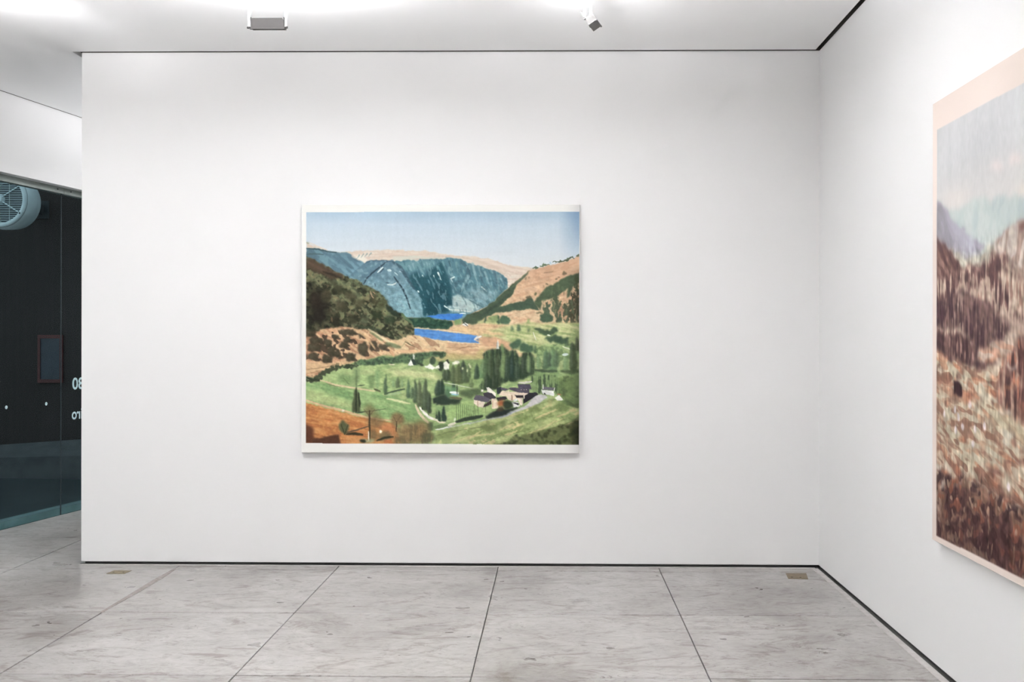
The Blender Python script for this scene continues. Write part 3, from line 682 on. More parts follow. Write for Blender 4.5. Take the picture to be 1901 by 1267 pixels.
    P(hg, (64, 88, 62), soft=1.2, warp=1.8); s.dapple(Q(hg), [(92, 122, 82), (42, 58, 44)], grain, 0.6, a=0.7)

    # meadows
    md = "C 131,500 230,505 300,445 450,408 620,398 800,385 1000,380 1180,395 1413,420 D 300,420 700,520 1330,430 1330,1110 0,1110 C 131,1100 20,1100 20,500"
    P(md, (150, 174, 112), soft=1.2)
    s.dapple(Q(md), [(176, 192, 130), (124, 152, 96)], downr, 0.6, a=0.6)
    P("C 850,440 1000,430 1200,440 1413,480 D 50,440 60,520 0,540 C 1413,545 1200,500 950,480", (204, 204, 146), soft=2.5, a=0.85)
    P("C 420,470 560,430 700,440 770,460 700,480 560,480", (196, 190, 140), soft=2.5, a=0.8)
    P("C 300,510 420,440 640,420 760,480 750,600 560,590 400,560", (158, 184, 120), soft=2, a=0.7)
    LN("C 60,560 200,530 300,460 450,400", 46, (60, 68, 48), soft=2, warp=2.2); LN("C 131,500 190,520 250,530", 26, (44, 50, 38), soft=2)
    LN("C 470,405 600,395", 34, (54, 64, 46), soft=1.6, warp=2)
    LN("C 262,525 400,568 600,602 760,625", 17, (208, 184, 146), soft=0.9); LN("C 320,560 450,590", 6, (86, 82, 58), a=0.7)
    fl = "C 20,560 131,560 250,545 400,585 600,618 750,642 900,672 1100,722 1140,770 1180,860 1270,920 1000,900 850,872 600,822 400,772 131,702 20,680"
    P(fl, (126, 160, 100), soft=1.0); s.dapple(Q(fl), [(152, 178, 118), (104, 140, 88)], s.noise(14, 2, 12), 0.6, a=0.6)
    P("C 131,620 300,640 560,740 700,800 400,765 131,695", (176, 188, 126), soft=3.5, a=0.8); LN("C 870,692 980,715 1080,738", 20, (210, 208, 156), soft=1.4)
    LN("C 850,650 980,615 1030,605", 16, (56, 74, 56), soft=1.2); LN("C 870,660 1000,640", 20, (150, 176, 130), soft=1.5, a=0.8)
    LN("C 60,690 131,708 300,762 470,802 640,852 800,884 910,892", 19, (204, 170, 130), soft=0.9)
    BL('C', 470, 798, 8, 8, (236, 230, 218)); LN("C 285,785 320,800", 8, (150, 110, 76), a=0.8)
    og = "C 20,700 131,728 300,778 450,812 640,862 800,892 930,912 1010,1110 20,1110"
    P(og, (188, 124, 70), soft=0.9); s.dapple(Q(og), [(206, 146, 88), (160, 96, 52)], s.noise(10, 1.4, 10), 0.6, a=0.6)
    P("C 20,910 131,925 200,960 215,1110 20,1110", (84, 46, 32), soft=2.5); P("C 200,1065 300,1045 430,1018 450,1110 190,1110", (76, 46, 34), soft=1.4)
    LN("C 480,1008 590,982 700,946", 15, (92, 72, 52), soft=1.0); LN("C 500,1018 580,1012 650,1022", 26, (52, 46, 32), soft=1.2)
    P("C 760,940 930,915 960,1010 900,1080 840,1090 860,1000", (186, 118, 72), soft=2)

    # trees on the meadow
    FIR('C', 590, 822, 76, 246, (70, 78, 52), soft=1.3); LN("C 590,600 590,822", 12, (34, 40, 30), soft=0.8); LN("C 612,640 625,770", 14, (40, 46, 34), soft=1.4)
    LN("C 605,820 740,806 860,785", 14, (58, 74, 54), soft=0.9, taper=True); LN("C 600,578 665,570", 10, (70, 92, 64))
    BL('C', 590, 480, 42, 80, (112, 134, 88), soft=3.5, a=0.85); LN("C 592,440 590,600", 16, (84, 104, 70), soft=2, a=0.7); BL('C', 490, 512, 62, 46, (112, 142, 88), soft=3, a=0.85); LN("C 470,505 525,560", 10, (80, 100, 66), soft=1.2, a=0.6)
    P("C 695,490 768,480 745,600 712,600", (106, 132, 84), soft=1.8); LN("C 780,440 785,600", 34, (120, 152, 100), soft=3, a=0.8); LN("C 755,605 810,628", 18, (80, 84, 56), soft=1)
    for x, y, w_, h, c in ((858, 655, 34, 205, (62, 84, 58)), (970, 600, 46, 120, (78, 96, 64)), (930, 590, 24, 90, (110, 138, 92)), (1066, 690, 36, 190, (72, 98, 70)), (1010, 590, 24, 80, (120, 146, 98)), (1100, 690, 36, 120, (74, 96, 68)), (1132, 730, 48, 230, (64, 82, 58)), (1168, 770, 62, 270, (80, 92, 64)), (1222, 800, 72, 310, (66, 80, 56)), (1254, 830, 46, 210, (50, 62, 46)), (1330, 670, 60, 160, (52, 70, 52)), (1372, 660, 46, 160, (44, 60, 46))):
        FIR('C', x, y, w_, h, c, soft=1.3, lit=tuple(min(255, v+34) for v in c))
    LN("C 1190,770 1192,810", 7, (40, 44, 32)); LN("C 1250,820 1250,860", 6, (60, 60, 44))
    P("C 1275,690 1340,668 1413,660 D 120,690 120,745 0,755 C 1413,745 1290,742", (38, 48, 42), soft=1.2); P("C 1310,770 1413,750 D 100,760 90,850 0,880 C 1413,880 1330,890", (120, 152, 96), soft=2, a=0.7)
    for x, y, w_, h, c in ((1318, 880, 24, 80, (48, 62, 48)), (1345, 900, 40, 105, (38, 52, 42)), (1390, 900, 50, 150, (36, 52, 44))): FIR('C', x, y, w_, h, c, soft=1)
    LN("C 1130,750 1160,820 1210,880 1265,925", 24, (214, 196, 160), soft=1); LN("C 1190,800 1250,860 1330,890", 24, (234, 232, 224), soft=1.1); LN("C 1170,770 1185,800", 16, (236, 234, 226))
    LN("C 1290,870 1350,910 1400,905", 16, (218, 206, 176)); BL('C', 1265, 945, 32, 42, (66, 84, 56), soft=1.4)
    LN("C 1290,955 1360,945 1413,935", 36, (98, 120, 76), soft=1.6)
    # brown bare trees in front
    BL('C', 1100, 1010, 165, 105, (122, 98, 64), soft=6, a=0.9, warp=3); BL('C', 1190, 960, 70, 70, (120, 96, 62), soft=5, a=0.8); BL('C', 1245, 1045, 60, 52, (78, 76, 50), soft=3, a=0.9); BL('C', 1010, 1080, 80, 40, (100, 88, 58), soft=3, a=0.8)
    s.dapple(Q("C 950,930 1260,930 1290,1100 930,1100"), [(146, 118, 80), (88, 80, 54)], vert, 0.9, a=0.5)
    BL('C', 710, 810, 60, 52, (110, 100, 64), soft=4, a=0.8, warp=2.5); BL('C', 770, 905, 80, 66, (112, 90, 58), soft=4, a=0.85, warp=2.5); LN("C 660,790 712,850 760,790", 8, (84, 74, 50), soft=1.2, a=0.7)
    LN("C 712,800 712,930 718,1085", 17, (62, 52, 36), soft=1.0); BL('C', 965, 880, 64, 66, (124, 98, 64), soft=2.5, a=0.9, warp=2.2); LN("C 958,900 955,990", 10, (72, 56, 38), soft=0.9); LN("C 925,850 958,910 1000,850", 6, (90, 70, 46), soft=1, a=0.7)
    BL('C', 480, 955, 48, 52, (78, 82, 52), soft=1.5, warp=2); LN("C 455,930 485,1020 515,930", 8, (44, 46, 30), soft=1); BL('C', 850, 1040, 64, 46, (98, 90, 60), soft=3, a=0.85); LN("C 780,1075 850,1050 925,1040", 22, (44, 46, 32), soft=1.6)
    BL('C', 745, 1030, 36, 60, (88, 84, 56), soft=3, a=0.7); BL('C', 690, 1080, 62, 22, (150, 156, 116), soft=1.8, a=0.9); LN("C 704,990 705,1075", 9, (222, 222, 202), soft=0.8); BL('C', 650, 1082, 30, 18, (44, 48, 34), soft=1.2); BL('C', 820, 998, 12, 16, (240, 232, 208), soft=0.9)
    BL('C', 880, 1085, 40, 16, (176, 100, 58), soft=2)

    # village and woods on the right
    P("C 1060,392 1088,330 1112,392", (236, 236, 230), soft=0.6, warp=0.4); P("C 1090,332 1116,336 1137,385 1110,390", (42, 56, 50), soft=0.6, warp=0.4); P("C 1104,290 1112,284 1120,292 1120,336 1106,330", (196, 200, 188), soft=0.6, warp=0.4)
    P("C 1215,405 1262,370 1300,402 1352,412 1340,420 1240,416", (234, 234, 222), soft=0.7); BL('C', 1190, 385, 22, 14, (50, 60, 44)); BL('C', 1283, 350, 26, 36, (52, 68, 50)); LN("C 890,385 940,383", 10, (222, 214, 180))
    P("C 1340,360 1380,350 1413,420 1390,480 1375,520 1360,440", (40, 52, 42), soft=1)
    P("D 0,350 60,330 300,330 420,330 440,500 330,600 60,560 0,480", (124, 148, 92), soft=3, a=0.7)
    P("D 55,372 100,350 122,372 120,424 75,428", (232, 230, 216), soft=0.6, warp=0.4); P("D 85,348 105,338 125,360 118,372", (44, 48, 40), soft=0.6); BL('D', 40, 390, 26, 44, (38, 48, 38)); P("D 0,395 30,375 34,412 0,412", (230, 228, 212), soft=0.7)
    P("D 150,362 175,340 212,350 208,372 155,385", (226, 222, 204), soft=0.8)
    for x, y, w_, h, c in ((75, 520, 46, 110, (56, 70, 48)), (110, 530, 66, 120, (50, 64, 44)), (160, 545, 70, 180, (72, 86, 54)), (205, 560, 96, 200, (78, 90, 56)), (248, 470, 60, 140, (46, 60, 44)), (265, 545, 80, 160, (66, 82, 54)), (300, 500, 40, 140, (80, 98, 64)), (370, 510, 56, 150, (46, 64, 46)), (418, 510, 56, 170, (84, 114, 74)), (325, 590, 44, 90, (90, 108, 70)), (25, 660, 44, 150, (44, 60, 46)), (50, 650, 56, 150, (38, 54, 42)), (105, 690, 60, 100, (40, 56, 44)), (160, 620, 40, 90, (46, 66, 50))):
        FIR('D', x, y, w_, h, c, soft=1.2, lit=tuple(min(255, v+28) for v in c))
    for x, y in ((238, 418), (312, 404), (282, 440), (305, 385)): BL('D', x, y, 9, 12, (222, 222, 176), soft=0.9)
    P("D 70,570 200,590 190,700 90,690", (92, 132, 92), soft=2, a=0.8); LN("D 75,545 180,565 350,602", 9, (188, 196, 170), soft=0.8); LN("D 130,635 205,640", 24, (230, 232, 232), soft=0.9); LN("D 140,652 205,656", 10, (150, 196, 226), soft=0.6); LN("D 192,570 192,650", 9, (50, 62, 46))
    P("D 0,690 60,660 130,690 230,690 230,745 120,745 0,755", (42, 54, 44), soft=1.5); LN("D 130,680 230,690", 20, (96, 90, 62), soft=1.5)
    P("D 210,620 400,590 440,650 340,670 330,700 220,670", (74, 92, 60), soft=2.5)
    P("D 130,750 340,700 340,760 420,780 400,850 180,900 110,870", (146, 176, 108), soft=2.5, a=0.85)
    # main wood
    mw = "D 425,290 470,250 540,240 600,215 660,260 720,255 760,320 800,268 860,268 892,330 905,440 830,490 740,530 640,540 560,600 420,620 395,560 440,500"
    for x, y, rx, ry in ((728, 195, 44, 50), (800, 215, 38, 40), (850, 230, 40, 44), (700, 210, 24, 44)): BL('D', x, y, rx, ry, (62, 90, 66), soft=1.6, warp=2.2)
    P(mw, (58, 76, 52), soft=1.6, warp=2); s.dapple(Q(mw), [(92, 112, 72), (38, 52, 40)], vert, 0.4, a=0.75, hard=1.8)
    for x, y, w_, h, c in ((430, 470, 40, 150, (104, 128, 86)), (450, 520, 50, 250, (70, 92, 60)), (500, 540, 64, 300, (54, 68, 46)), (560, 580, 74, 350, (50, 62, 44)), (610, 500, 50, 290, (96, 118, 76)), (530, 600, 70, 150, (44, 56, 40)), (650, 520, 60, 270, (50, 68, 50)), (700, 530, 66, 280, (44, 58, 46)), (740, 530, 60, 230, (52, 70, 52)), (800, 480, 70, 220, (48, 62, 46)), (860, 480, 62, 210, (54, 72, 50)), (470, 610, 70, 150, (44, 58, 42)), (690, 500, 40, 250, (40, 58, 50))):
        FIR('D', x, y, w_, h, c, soft=1.3, a=0.95, lit=tuple(min(255, v+26) for v in c))
        X, Y = q1('D', x+w_*0.42, y-h*0.1); s.line([(X, Y), (X, Y-h/5.0*0.55)], w_/26.0, (32, 42, 32), soft=1.0, a=0.7)
    LN("D 615,290 605,480", 34, (116, 138, 88), soft=3, a=0.75); LN("D 838,310 836,440", 34, (128, 150, 100), soft=3, a=0.8); LN("D 598,200 605,270", 34, (108, 134, 86), soft=2.4, a=0.8); LN("D 470,330 480,470", 18, (88, 108, 70), soft=2.5, a=0.6); LN("D 560,300 556,420", 16, (84, 100, 64), soft=2.5, a=0.5)
    P("D 547,236 552,190 559,150 573,190 572,238", (210, 212, 202), soft=0.6, warp=0.4); LN("D 553,180 552,236", 6, (150, 156, 150))
    P("D 730,540 760,515 860,500 890,520 840,550", (160, 176, 112), soft=2); LN("D 745,545 870,530", 9, (206, 200, 176), soft=0.9)
    rt = "D 890,230 960,200 1330,180 1330,480 900,480"
    P(rt, (124, 152, 98), soft=3, a=0.75); s.dapple(Q(rt), [(160, 178, 120), (86, 110, 72)], s.noise(3, 3), 0.5, a=0.6)
    for x, y, w_, h, c in ((903, 280, 28, 95, (58, 84, 58)), (1000, 420, 70, 200, (70, 96, 68)), (1060, 440, 80, 230, (92, 120, 82)), (1030, 400, 36, 170, (56, 74, 56)), (1090, 400, 46, 190, (70, 92, 66)), (1245, 440, 80, 270, (58, 70, 46)), (1190, 215, 44, 90, (64, 84, 58)), (1240, 250, 60, 80, (54, 68, 48)), (1285, 260, 50, 150, (56, 64, 46)), (1180, 440, 60, 200, (104, 130, 86)), (930, 420, 40, 150, (110, 138, 92)), (750, 75, 40, 70, (56, 84, 60)), (690, 70, 26, 50, (80, 110, 76)), (835, 90, 14, 40, (70, 96, 64))):
        FIR('D', x, y, w_, h, c, soft=1.6, a=0.92, lit=tuple(min(255, v+30) for v in c))
    P("D 860,50 950,55 990,70 1090,50 1100,80 1000,110 930,95", (60, 82, 58), soft=1.2, warp=2); P("D 975,150 1010,120 1080,110 1140,130 1210,120 1200,170 1120,190 1020,165", (58, 82, 60), soft=1.4, warp=2); LN("D 880,85 908,160", 7, (230, 230, 212), soft=0.6); LN("D 1150,290 1195,285", 26, (196, 208, 206), soft=1); LN("D 1010,112 1035,116", 10, (236, 236, 226)); LN("D 1150,215 1210,240", 12, (206, 210, 176), soft=1)
    LN("D 900,430 1000,440 1090,440", 26, (44, 60, 44), soft=2, a=0.8); LN("D 1140,440 1240,450 1330,430", 36, (54, 68, 44), soft=2.5, a=0.8)
    st = "D 870,490 940,470 1080,480 1140,540 1130,640 900,640 870,600"
    P(st, (96, 120, 76), soft=2); s.dapple(Q(st), [(124, 148, 96), (52, 70, 48)], s.noise(1.0, 8), 0.1, a=0.85)
    P("D 1120,500 1330,460 1330,1100 1250,900 1100,760 1150,700 1100,640", (84, 104, 60), soft=4, a=0.85); s.dapple(Q("D 1120,500 1330,460 1330,1000 1130,720"), [(112, 134, 80), (60, 76, 44)], s.noise(4, 3), 0.5, a=0.6)
    P("D 1150,560 1290,520 1290,640 1200,650", (116, 140, 84), soft=4, a=0.6)

    # hillside in the right foreground
    hs = "D 0,990 150,955 450,900 700,825 900,745 1060,685 1200,760 1330,780 1330,1110 0,1110"
    P(hs, (150, 166, 104), soft=1.0); s.dapple(Q(hs), [(180, 188, 126), (112, 128, 74)], s.noise(10, 2.2, -18), 0.5, a=0.65); s.dapple(Q(hs), [(206, 188, 134), None], s.noise(9, 1.4, -24), 1.1, a=0.7)
    for x, y, rx, ry, c in ((480, 960, 90, 36, (96, 110, 64)), (600, 915, 30, 28, (110, 124, 76)), (780, 865, 70, 34, (108, 128, 72)), (910, 790, 60, 24, (100, 116, 64)), (1140, 760, 60, 50, (96, 116, 66)), (305, 970, 12, 16, (90, 90, 56)), (110, 1020, 100, 40, (112, 126, 76)), (470, 908, 14, 8, (80, 80, 50)), (1200, 860, 60, 40, (120, 140, 84)), (1025, 720, 14, 30, (140, 140, 90))): BL('D', x, y, rx, ry, c, soft=2.8, a=0.85, warp=2.4)
    for p_ in ("D 150,1095 330,1030 520,1010", "D 580,980 640,940 700,920", "D 830,1010 980,960 1080,890", "D 900,870 1030,820", "D 1100,850 1200,820", "D 680,960 800,920"): LN(p_, 14, (212, 190, 138), soft=1.8, a=0.75)
    LN("D 0,1030 100,1000 280,970", 8, (90, 98, 60), soft=1, a=0.6); LN("D 300,965 420,950", 8, (88, 92, 58), a=0.6)
    bu = "D 520,1110 650,1080 690,1040 720,1020 760,1035 850,1008 950,980 1050,962 1130,925 1200,925 1250,895 1330,890 1330,1120"
    P(bu, (74, 82, 48), soft=1.8, warp=2); s.dapple(Q(bu), [(104, 112, 68), (46, 52, 32)], s.noise(2.6, 2.6), 0.4, a=0.7)
    P("D 1220,900 1330,860 1330,1120 1240,1100", (42, 44, 28), soft=4, a=0.7)
    # road
    P("D 90,945 200,930 400,892 560,862 700,802 830,745 880,690 925,648 1000,655 1015,680 900,742 750,808 600,862 450,890 250,926 105,958", (196, 192, 192), soft=0.8); P("D 240,920 400,892 560,862 690,808 740,800 600,862 450,886 300,914", (128, 136, 150), soft=1.2, a=0.85); LN("D 0,975 60,965 105,950", 14, (220, 222, 216)); LN("D 115,935 180,910", 24, (226, 216, 196), soft=1); BL('D', 172, 880, 12, 12, (236, 234, 226))
    LN("D 860,690 900,665", 8, (150, 180, 210))
    # fence posts and shadow
    for k in range(9): x = 185+k*19; LN("D %d,%d %d,%d" % (x, 735+3*k, x+2, 902-6*k), 5, (72, 88, 58), soft=0.6, a=0.85)
    for x in (350, 380, 450): LN("D %d,710 %d,850" % (x, x+3), 5, (70, 84, 56), soft=0.6, a=0.8)
    LN("D 185,903 260,880 350,865 420,850", 36, (40, 50, 38), soft=1.6); P("D 440,862 500,810 560,785 650,790 735,762 742,778 610,845 470,878", (34, 40, 38), soft=1.2)
    P("D 400,790 470,760 520,800 440,860", (150, 172, 108), soft=2, a=0.6)
    # houses
    k = dict(soft=0.45, warp=0.35)
    P("D 460,590 480,585 545,640 540,672 470,640", (228, 222, 210), **k); P("D 412,612 430,606 432,628 415,630", (226, 220, 206), **k)
    P("D 342,695 445,722 430,776 388,765 345,735", (224, 206, 186), **k); P("D 340,698 362,658 432,664 505,690 470,724 348,702", (88, 82, 94), **k); P("D 428,645 470,630 505,640 548,684 508,704 440,668", (58, 54, 60), **k); P("D 425,772 440,744 502,704 506,742", (52, 42, 42), **k); P("D 505,692 545,690 572,740 566,778 510,784", (226, 206, 180), **k)
    for x in (380, 515): LN("D %d,705 %d,770" % (x, x), 7, (150, 110, 84), soft=0.5, a=0.7)
    P("D 545,682 630,668 652,694 570,716", (46, 42, 48), **k); P("D 550,592 592,584 604,642 556,650", (40, 46, 48), **k)
    P("D 598,622 842,638 848,662 792,668 782,702 720,692 690,712 660,702 640,668 570,662", (228, 208, 182), **k); P("D 586,592 655,602 680,588 842,600 852,642 740,634 664,606 632,622 594,614", (78, 72, 84), **k); P("D 742,558 852,556 866,606 750,602", (72, 68, 82), **k); P("D 660,612 672,640 645,640", (228, 208, 180), **k)
    LN("D 755,545 800,550 868,534", 14, (206, 200, 190), soft=0.5); P("D 842,640 905,632 930,648 860,700 790,738 792,672", (38, 36, 42), **k); P("D 715,658 795,660 790,686 728,682", (42, 36, 40), **k); LN("D 690,660 690,705", 12, (150, 116, 92), soft=0.6); LN("D 800,650 800,690", 10, (222, 206, 186), soft=0.5)
    for x in (775, 800, 822): LN("D %d,606 %d,612" % (x, x), 8, (180, 160, 160), soft=0.5)
    P("D 685,720 745,722 762,760 700,768", (230, 228, 226), **k); P("D 688,724 756,734 748,752", (46, 42, 46), **k); P("D 738,692 788,690 782,750 768,752", (226, 210, 190), **k); BL('D', 720, 705, 20, 12, (214, 214, 216), soft=0.7)
    BL('D', 602, 740, 42, 34, (164, 92, 54), soft=2); BL('D', 652, 748, 44, 44, (46, 56, 42), soft=1.6); BL('D', 585, 790, 40, 20, (70, 62, 44), soft=1.5)
    P("D 958,608 1072,622 1072,672 1022,655 965,642", (230, 230, 228), **k); P("D 974,580 1078,592 1062,616 964,604", (92, 88, 98), **k); LN("D 973,562 973,602", 8, (220, 216, 210), soft=0.4); LN("D 1078,590 1068,626", 7, (224, 222, 216), soft=0.4); LN("D 982,640 992,652", 12, (50, 46, 46), soft=0.5)
    P("D 1078,686 1116,655 1152,702 1100,706", (232, 230, 222), **k); LN("D 1100,650 1135,652", 8, (172, 92, 60), soft=0.5); BL('D', 1160, 650, 16, 28, (70, 84, 50), soft=1.5)
    # fine brush texture, right-hand edge falling off into a shadowy margin, then the bare borders again
    land = np.clip((gy-112)/30, 0, 1)[..., None]
    s.img *= 1+land*(s.noise(1.1, 1.1)[..., None]*0.022+s.noise(3.0, 0.9, 15)[..., None]*0.022+s.noise(3.5, 2.5, 30)[..., None]*0.025)
    s.img += fine[..., None]*1.0
    lum = s.img.mean(-1, keepdims=True); s.img = lum+(s.img-lum)*0.86
    e = np.clip((gx-488)/30, 0, 1)[..., None]**1.6*0.30*np.clip((gy-110)/20, 0, 1)[..., None]
    s.img *= 1-e
    s.img *= 0.955
    border = np.ones(s.img.shape)*np.array((237, 236, 231.))+s.noise(30, 4)[..., None]*1.0
    e = np.clip((gx-486)/31, 0, 1)[..., None]**1.3*0.36
    border = border*(1-e)+np.array((150, 146, 152.))*e
    w, m = s.mask(whole, 0.30, 0.03); out = 1-m
    full = np.ones((s.H, s.W)); full[w] = out
    s.img = s.img*(1-full[..., None])+border*full[..., None]
    return s

def canvas_thing(name, label, w, h, depth, mat, loc, rz):
    t = empty(name, loc, rz); tag(t, label, 'painting')
    body = MB().bevbox((0, -depth, 0), (w, -0.008, h), 0.004).build('stretched_canvas', mat, t)
    # stretcher bars stand off the wall behind the cloth
    for a, b in (((0.05, 0.05), (0.10, h-0.05)), ((w-0.10, 0.05), (w-0.05, h-0.05)), ((0.10, 0.05), (w-0.10, 0.10)), ((0.10, h-0.10), (w-0.10, h-0.05))):
        MB().box((a[0], -0.010, a[1]), (b[0], 0.0, b[1])).build('stretcher_bar', M['brass_worn'], t)
    return t

PW, PH = 1.849, 1.651
val = canvas_thing('valley_painting', 'wide landscape painting of a green valley with blue lakes on the back wall', PW, PH, 0.036, M['canvas'], (-1.678, YW, 0.754), 0)
pv = paint_valley()
pv.object('picture', M['paint'], lambda u, v: np.stack([0.004+u*(PW-0.008), np.full(u.shape, -0.0366), PH-0.004-v*(PH-0.008)], -1), val)

# ------------------------------------------------------------------ mountain painting on the right wall (unit = metre on the canvas, u from the far edge, z from the floor)
MT = dict(
    IMAGE=[(0.049,2.455),(0.917,2.453),(2.45,2.453),(2.45,0.63),(0.917,0.63),(0.047,0.625)],
    FARMT=[(0.287,2.082),(0.552,2.068),(0.673,2.066),(0.83,2.053),(0.917,2.036),(2.45,2.036),(2.45,1.925),(0.917,1.925),(0.69,1.873),(0.475,1.852),(0.328,1.895),(0.17,2.075)],
    LEFTMT=[(0.038,2.146),(0.111,2.112),(0.201,2.054),(0.203,2.052),(0.313,1.995),(0.432,1.933),(0.558,1.891),(0.475,1.852),(0.388,1.829),(0.251,1.884),(0.032,1.982)],
    VALLEY=[(0.219,1.899),(0.388,1.847),(0.475,1.855),(0.638,1.883),(0.69,1.845),(0.572,1.815),(0.388,1.793),(0.282,1.813)],
    SLOPE=[(0.032,1.995),(0.138,1.938),(0.235,1.879),(0.373,1.797),(0.266,1.789),(0.17,1.744),(0.032,1.726)],
    PEAK=[(0.638,1.883),(0.69,1.912),(0.789,1.945),(0.849,1.963),(0.884,1.958),(0.917,1.941),(2.45,1.941),(2.45,1.761),(0.917,1.761),(0.813,1.78),(0.74,1.802),(0.664,1.83)],
    PEAKDK=[(0.837,1.945),(0.884,1.953),(0.917,1.938),(2.45,1.938),(2.45,1.909),(0.917,1.909),(0.884,1.929),(0.86,1.915)],
    FOREST=[(0.032,1.765),(0.251,1.784),(0.388,1.805),(0.517,1.813),(0.572,1.844),(0.612,1.817),(0.638,1.849),(0.677,1.835),(0.765,1.811),(0.813,1.78),(0.86,1.706),(0.917,1.724),(2.45,1.724),(2.45,1.582),(0.917,1.582),(0.765,1.563),(0.69,1.592),(0.373,1.66),(0.032,1.647)],
    GLADE1=[(0.373,1.697),(0.517,1.696),(0.625,1.679),(0.619,1.64),(0.531,1.654),(0.446,1.676)],
    GLADE2=[(0.651,1.758),(0.789,1.754),(0.849,1.707),(0.917,1.698),(2.45,1.698),(2.45,1.619),(0.917,1.619),(0.801,1.601),(0.765,1.662),(0.69,1.716)],
    GLADE3=[(0.651,1.627),(0.69,1.612),(0.765,1.593),(0.74,1.586),(0.664,1.604)],
    DARK1=[(0.032,1.693),(0.328,1.705),(0.403,1.671),(0.572,1.653),(0.625,1.639),(0.69,1.598),(0.765,1.58),(0.765,1.536),(0.69,1.494),(0.503,1.479),(0.328,1.533),(0.032,1.562)],
    BAND=[(0.032,1.569),(0.251,1.547),(0.461,1.515),(0.461,1.491),(0.251,1.509),(0.032,1.529)],
    DARK2=[(0.032,1.536),(0.251,1.528),(0.475,1.503),(0.496,1.473),(0.482,1.432),(0.572,1.416),(0.671,1.396),(0.503,1.397),(0.328,1.411),(0.17,1.439),(0.032,1.464)],
    GROUND=[(0.032,1.457),(0.251,1.428),(0.475,1.402),(0.677,1.396),(0.664,1.424),(0.917,1.492),(2.45,1.492),(2.45,0.63),(0.917,0.63),(0.047,0.625)],
    CLEAR=[(0.503,1.476),(0.69,1.491),(0.801,1.532),(0.86,1.524),(0.849,1.481),(0.74,1.436),(0.664,1.395),(0.572,1.416),(0.489,1.432)],
    RTREES=[(0.696,1.391),(0.715,1.436),(0.789,1.453),(0.813,1.492),(0.917,1.508),(2.45,1.508),(2.45,1.197),(0.917,1.197),(0.803,1.198),(0.699,1.24),(0.683,1.334)],
    CREAM1=[(0.556,1.237),(0.699,1.226),(0.803,1.194),(0.917,1.184),(2.45,1.184),(2.45,1.121),(0.917,1.121),(0.774,1.146),(0.637,1.181)],
    CREAM2=[(0.047,1.291),(0.237,1.262),(0.472,1.239),(0.621,1.166),(0.744,1.083),(0.683,1.008),(0.506,1.043),(0.294,1.034),(0.047,1.078)],
    CREAM3=[(0.683,0.995),(0.774,0.993),(0.803,0.918),(0.699,0.929)],
    SHACK=[(0.243,1.339),(0.284,1.332),(0.334,1.311),(0.334,1.266),(0.246,1.273)],
    DARK3=[(0.047,0.96),(0.159,0.927),(0.237,0.922),(0.367,0.939),(0.472,0.918),(0.556,0.908),(0.668,0.918),(0.774,0.901),(0.917,0.866),(2.45,0.866),(2.45,0.63),(0.917,0.63),(0.047,0.625)],
    DARK4=[(0.047,0.834),(0.237,0.771),(0.472,0.782),(0.668,0.775),(0.917,0.757),(2.45,0.757),(2.45,0.63),(0.917,0.63),(0.047,0.625)],
    CLOUD1=[(0.583,2.2),(0.649,2.199),(0.719,2.181),(0.708,2.168),(0.601,2.178)],
    CLOUD2=[(0.753,2.19),(0.809,2.193),(0.883,2.181),(0.862,2.171),(0.776,2.171)],
    CLOUD3=[(0.111,2.159),(0.287,2.15),(0.424,2.118),(0.329,2.099),(0.186,2.102)],
    CLOUD4=[(0.787,2.07),(0.852,2.079),(0.917,2.093),(2.45,2.093),(2.45,2.043),(0.917,2.043),(0.83,2.056)],
    SPOTS= [(0.265, 1.203), (0.303, 1.176), (0.464, 1.144), (0.548, 1.161), (0.34, 1.138), (0.766, 0.949), (0.441, 1.075), (0.411, 1.242), (0.139, 1.187), (0.275, 1.122)]
)
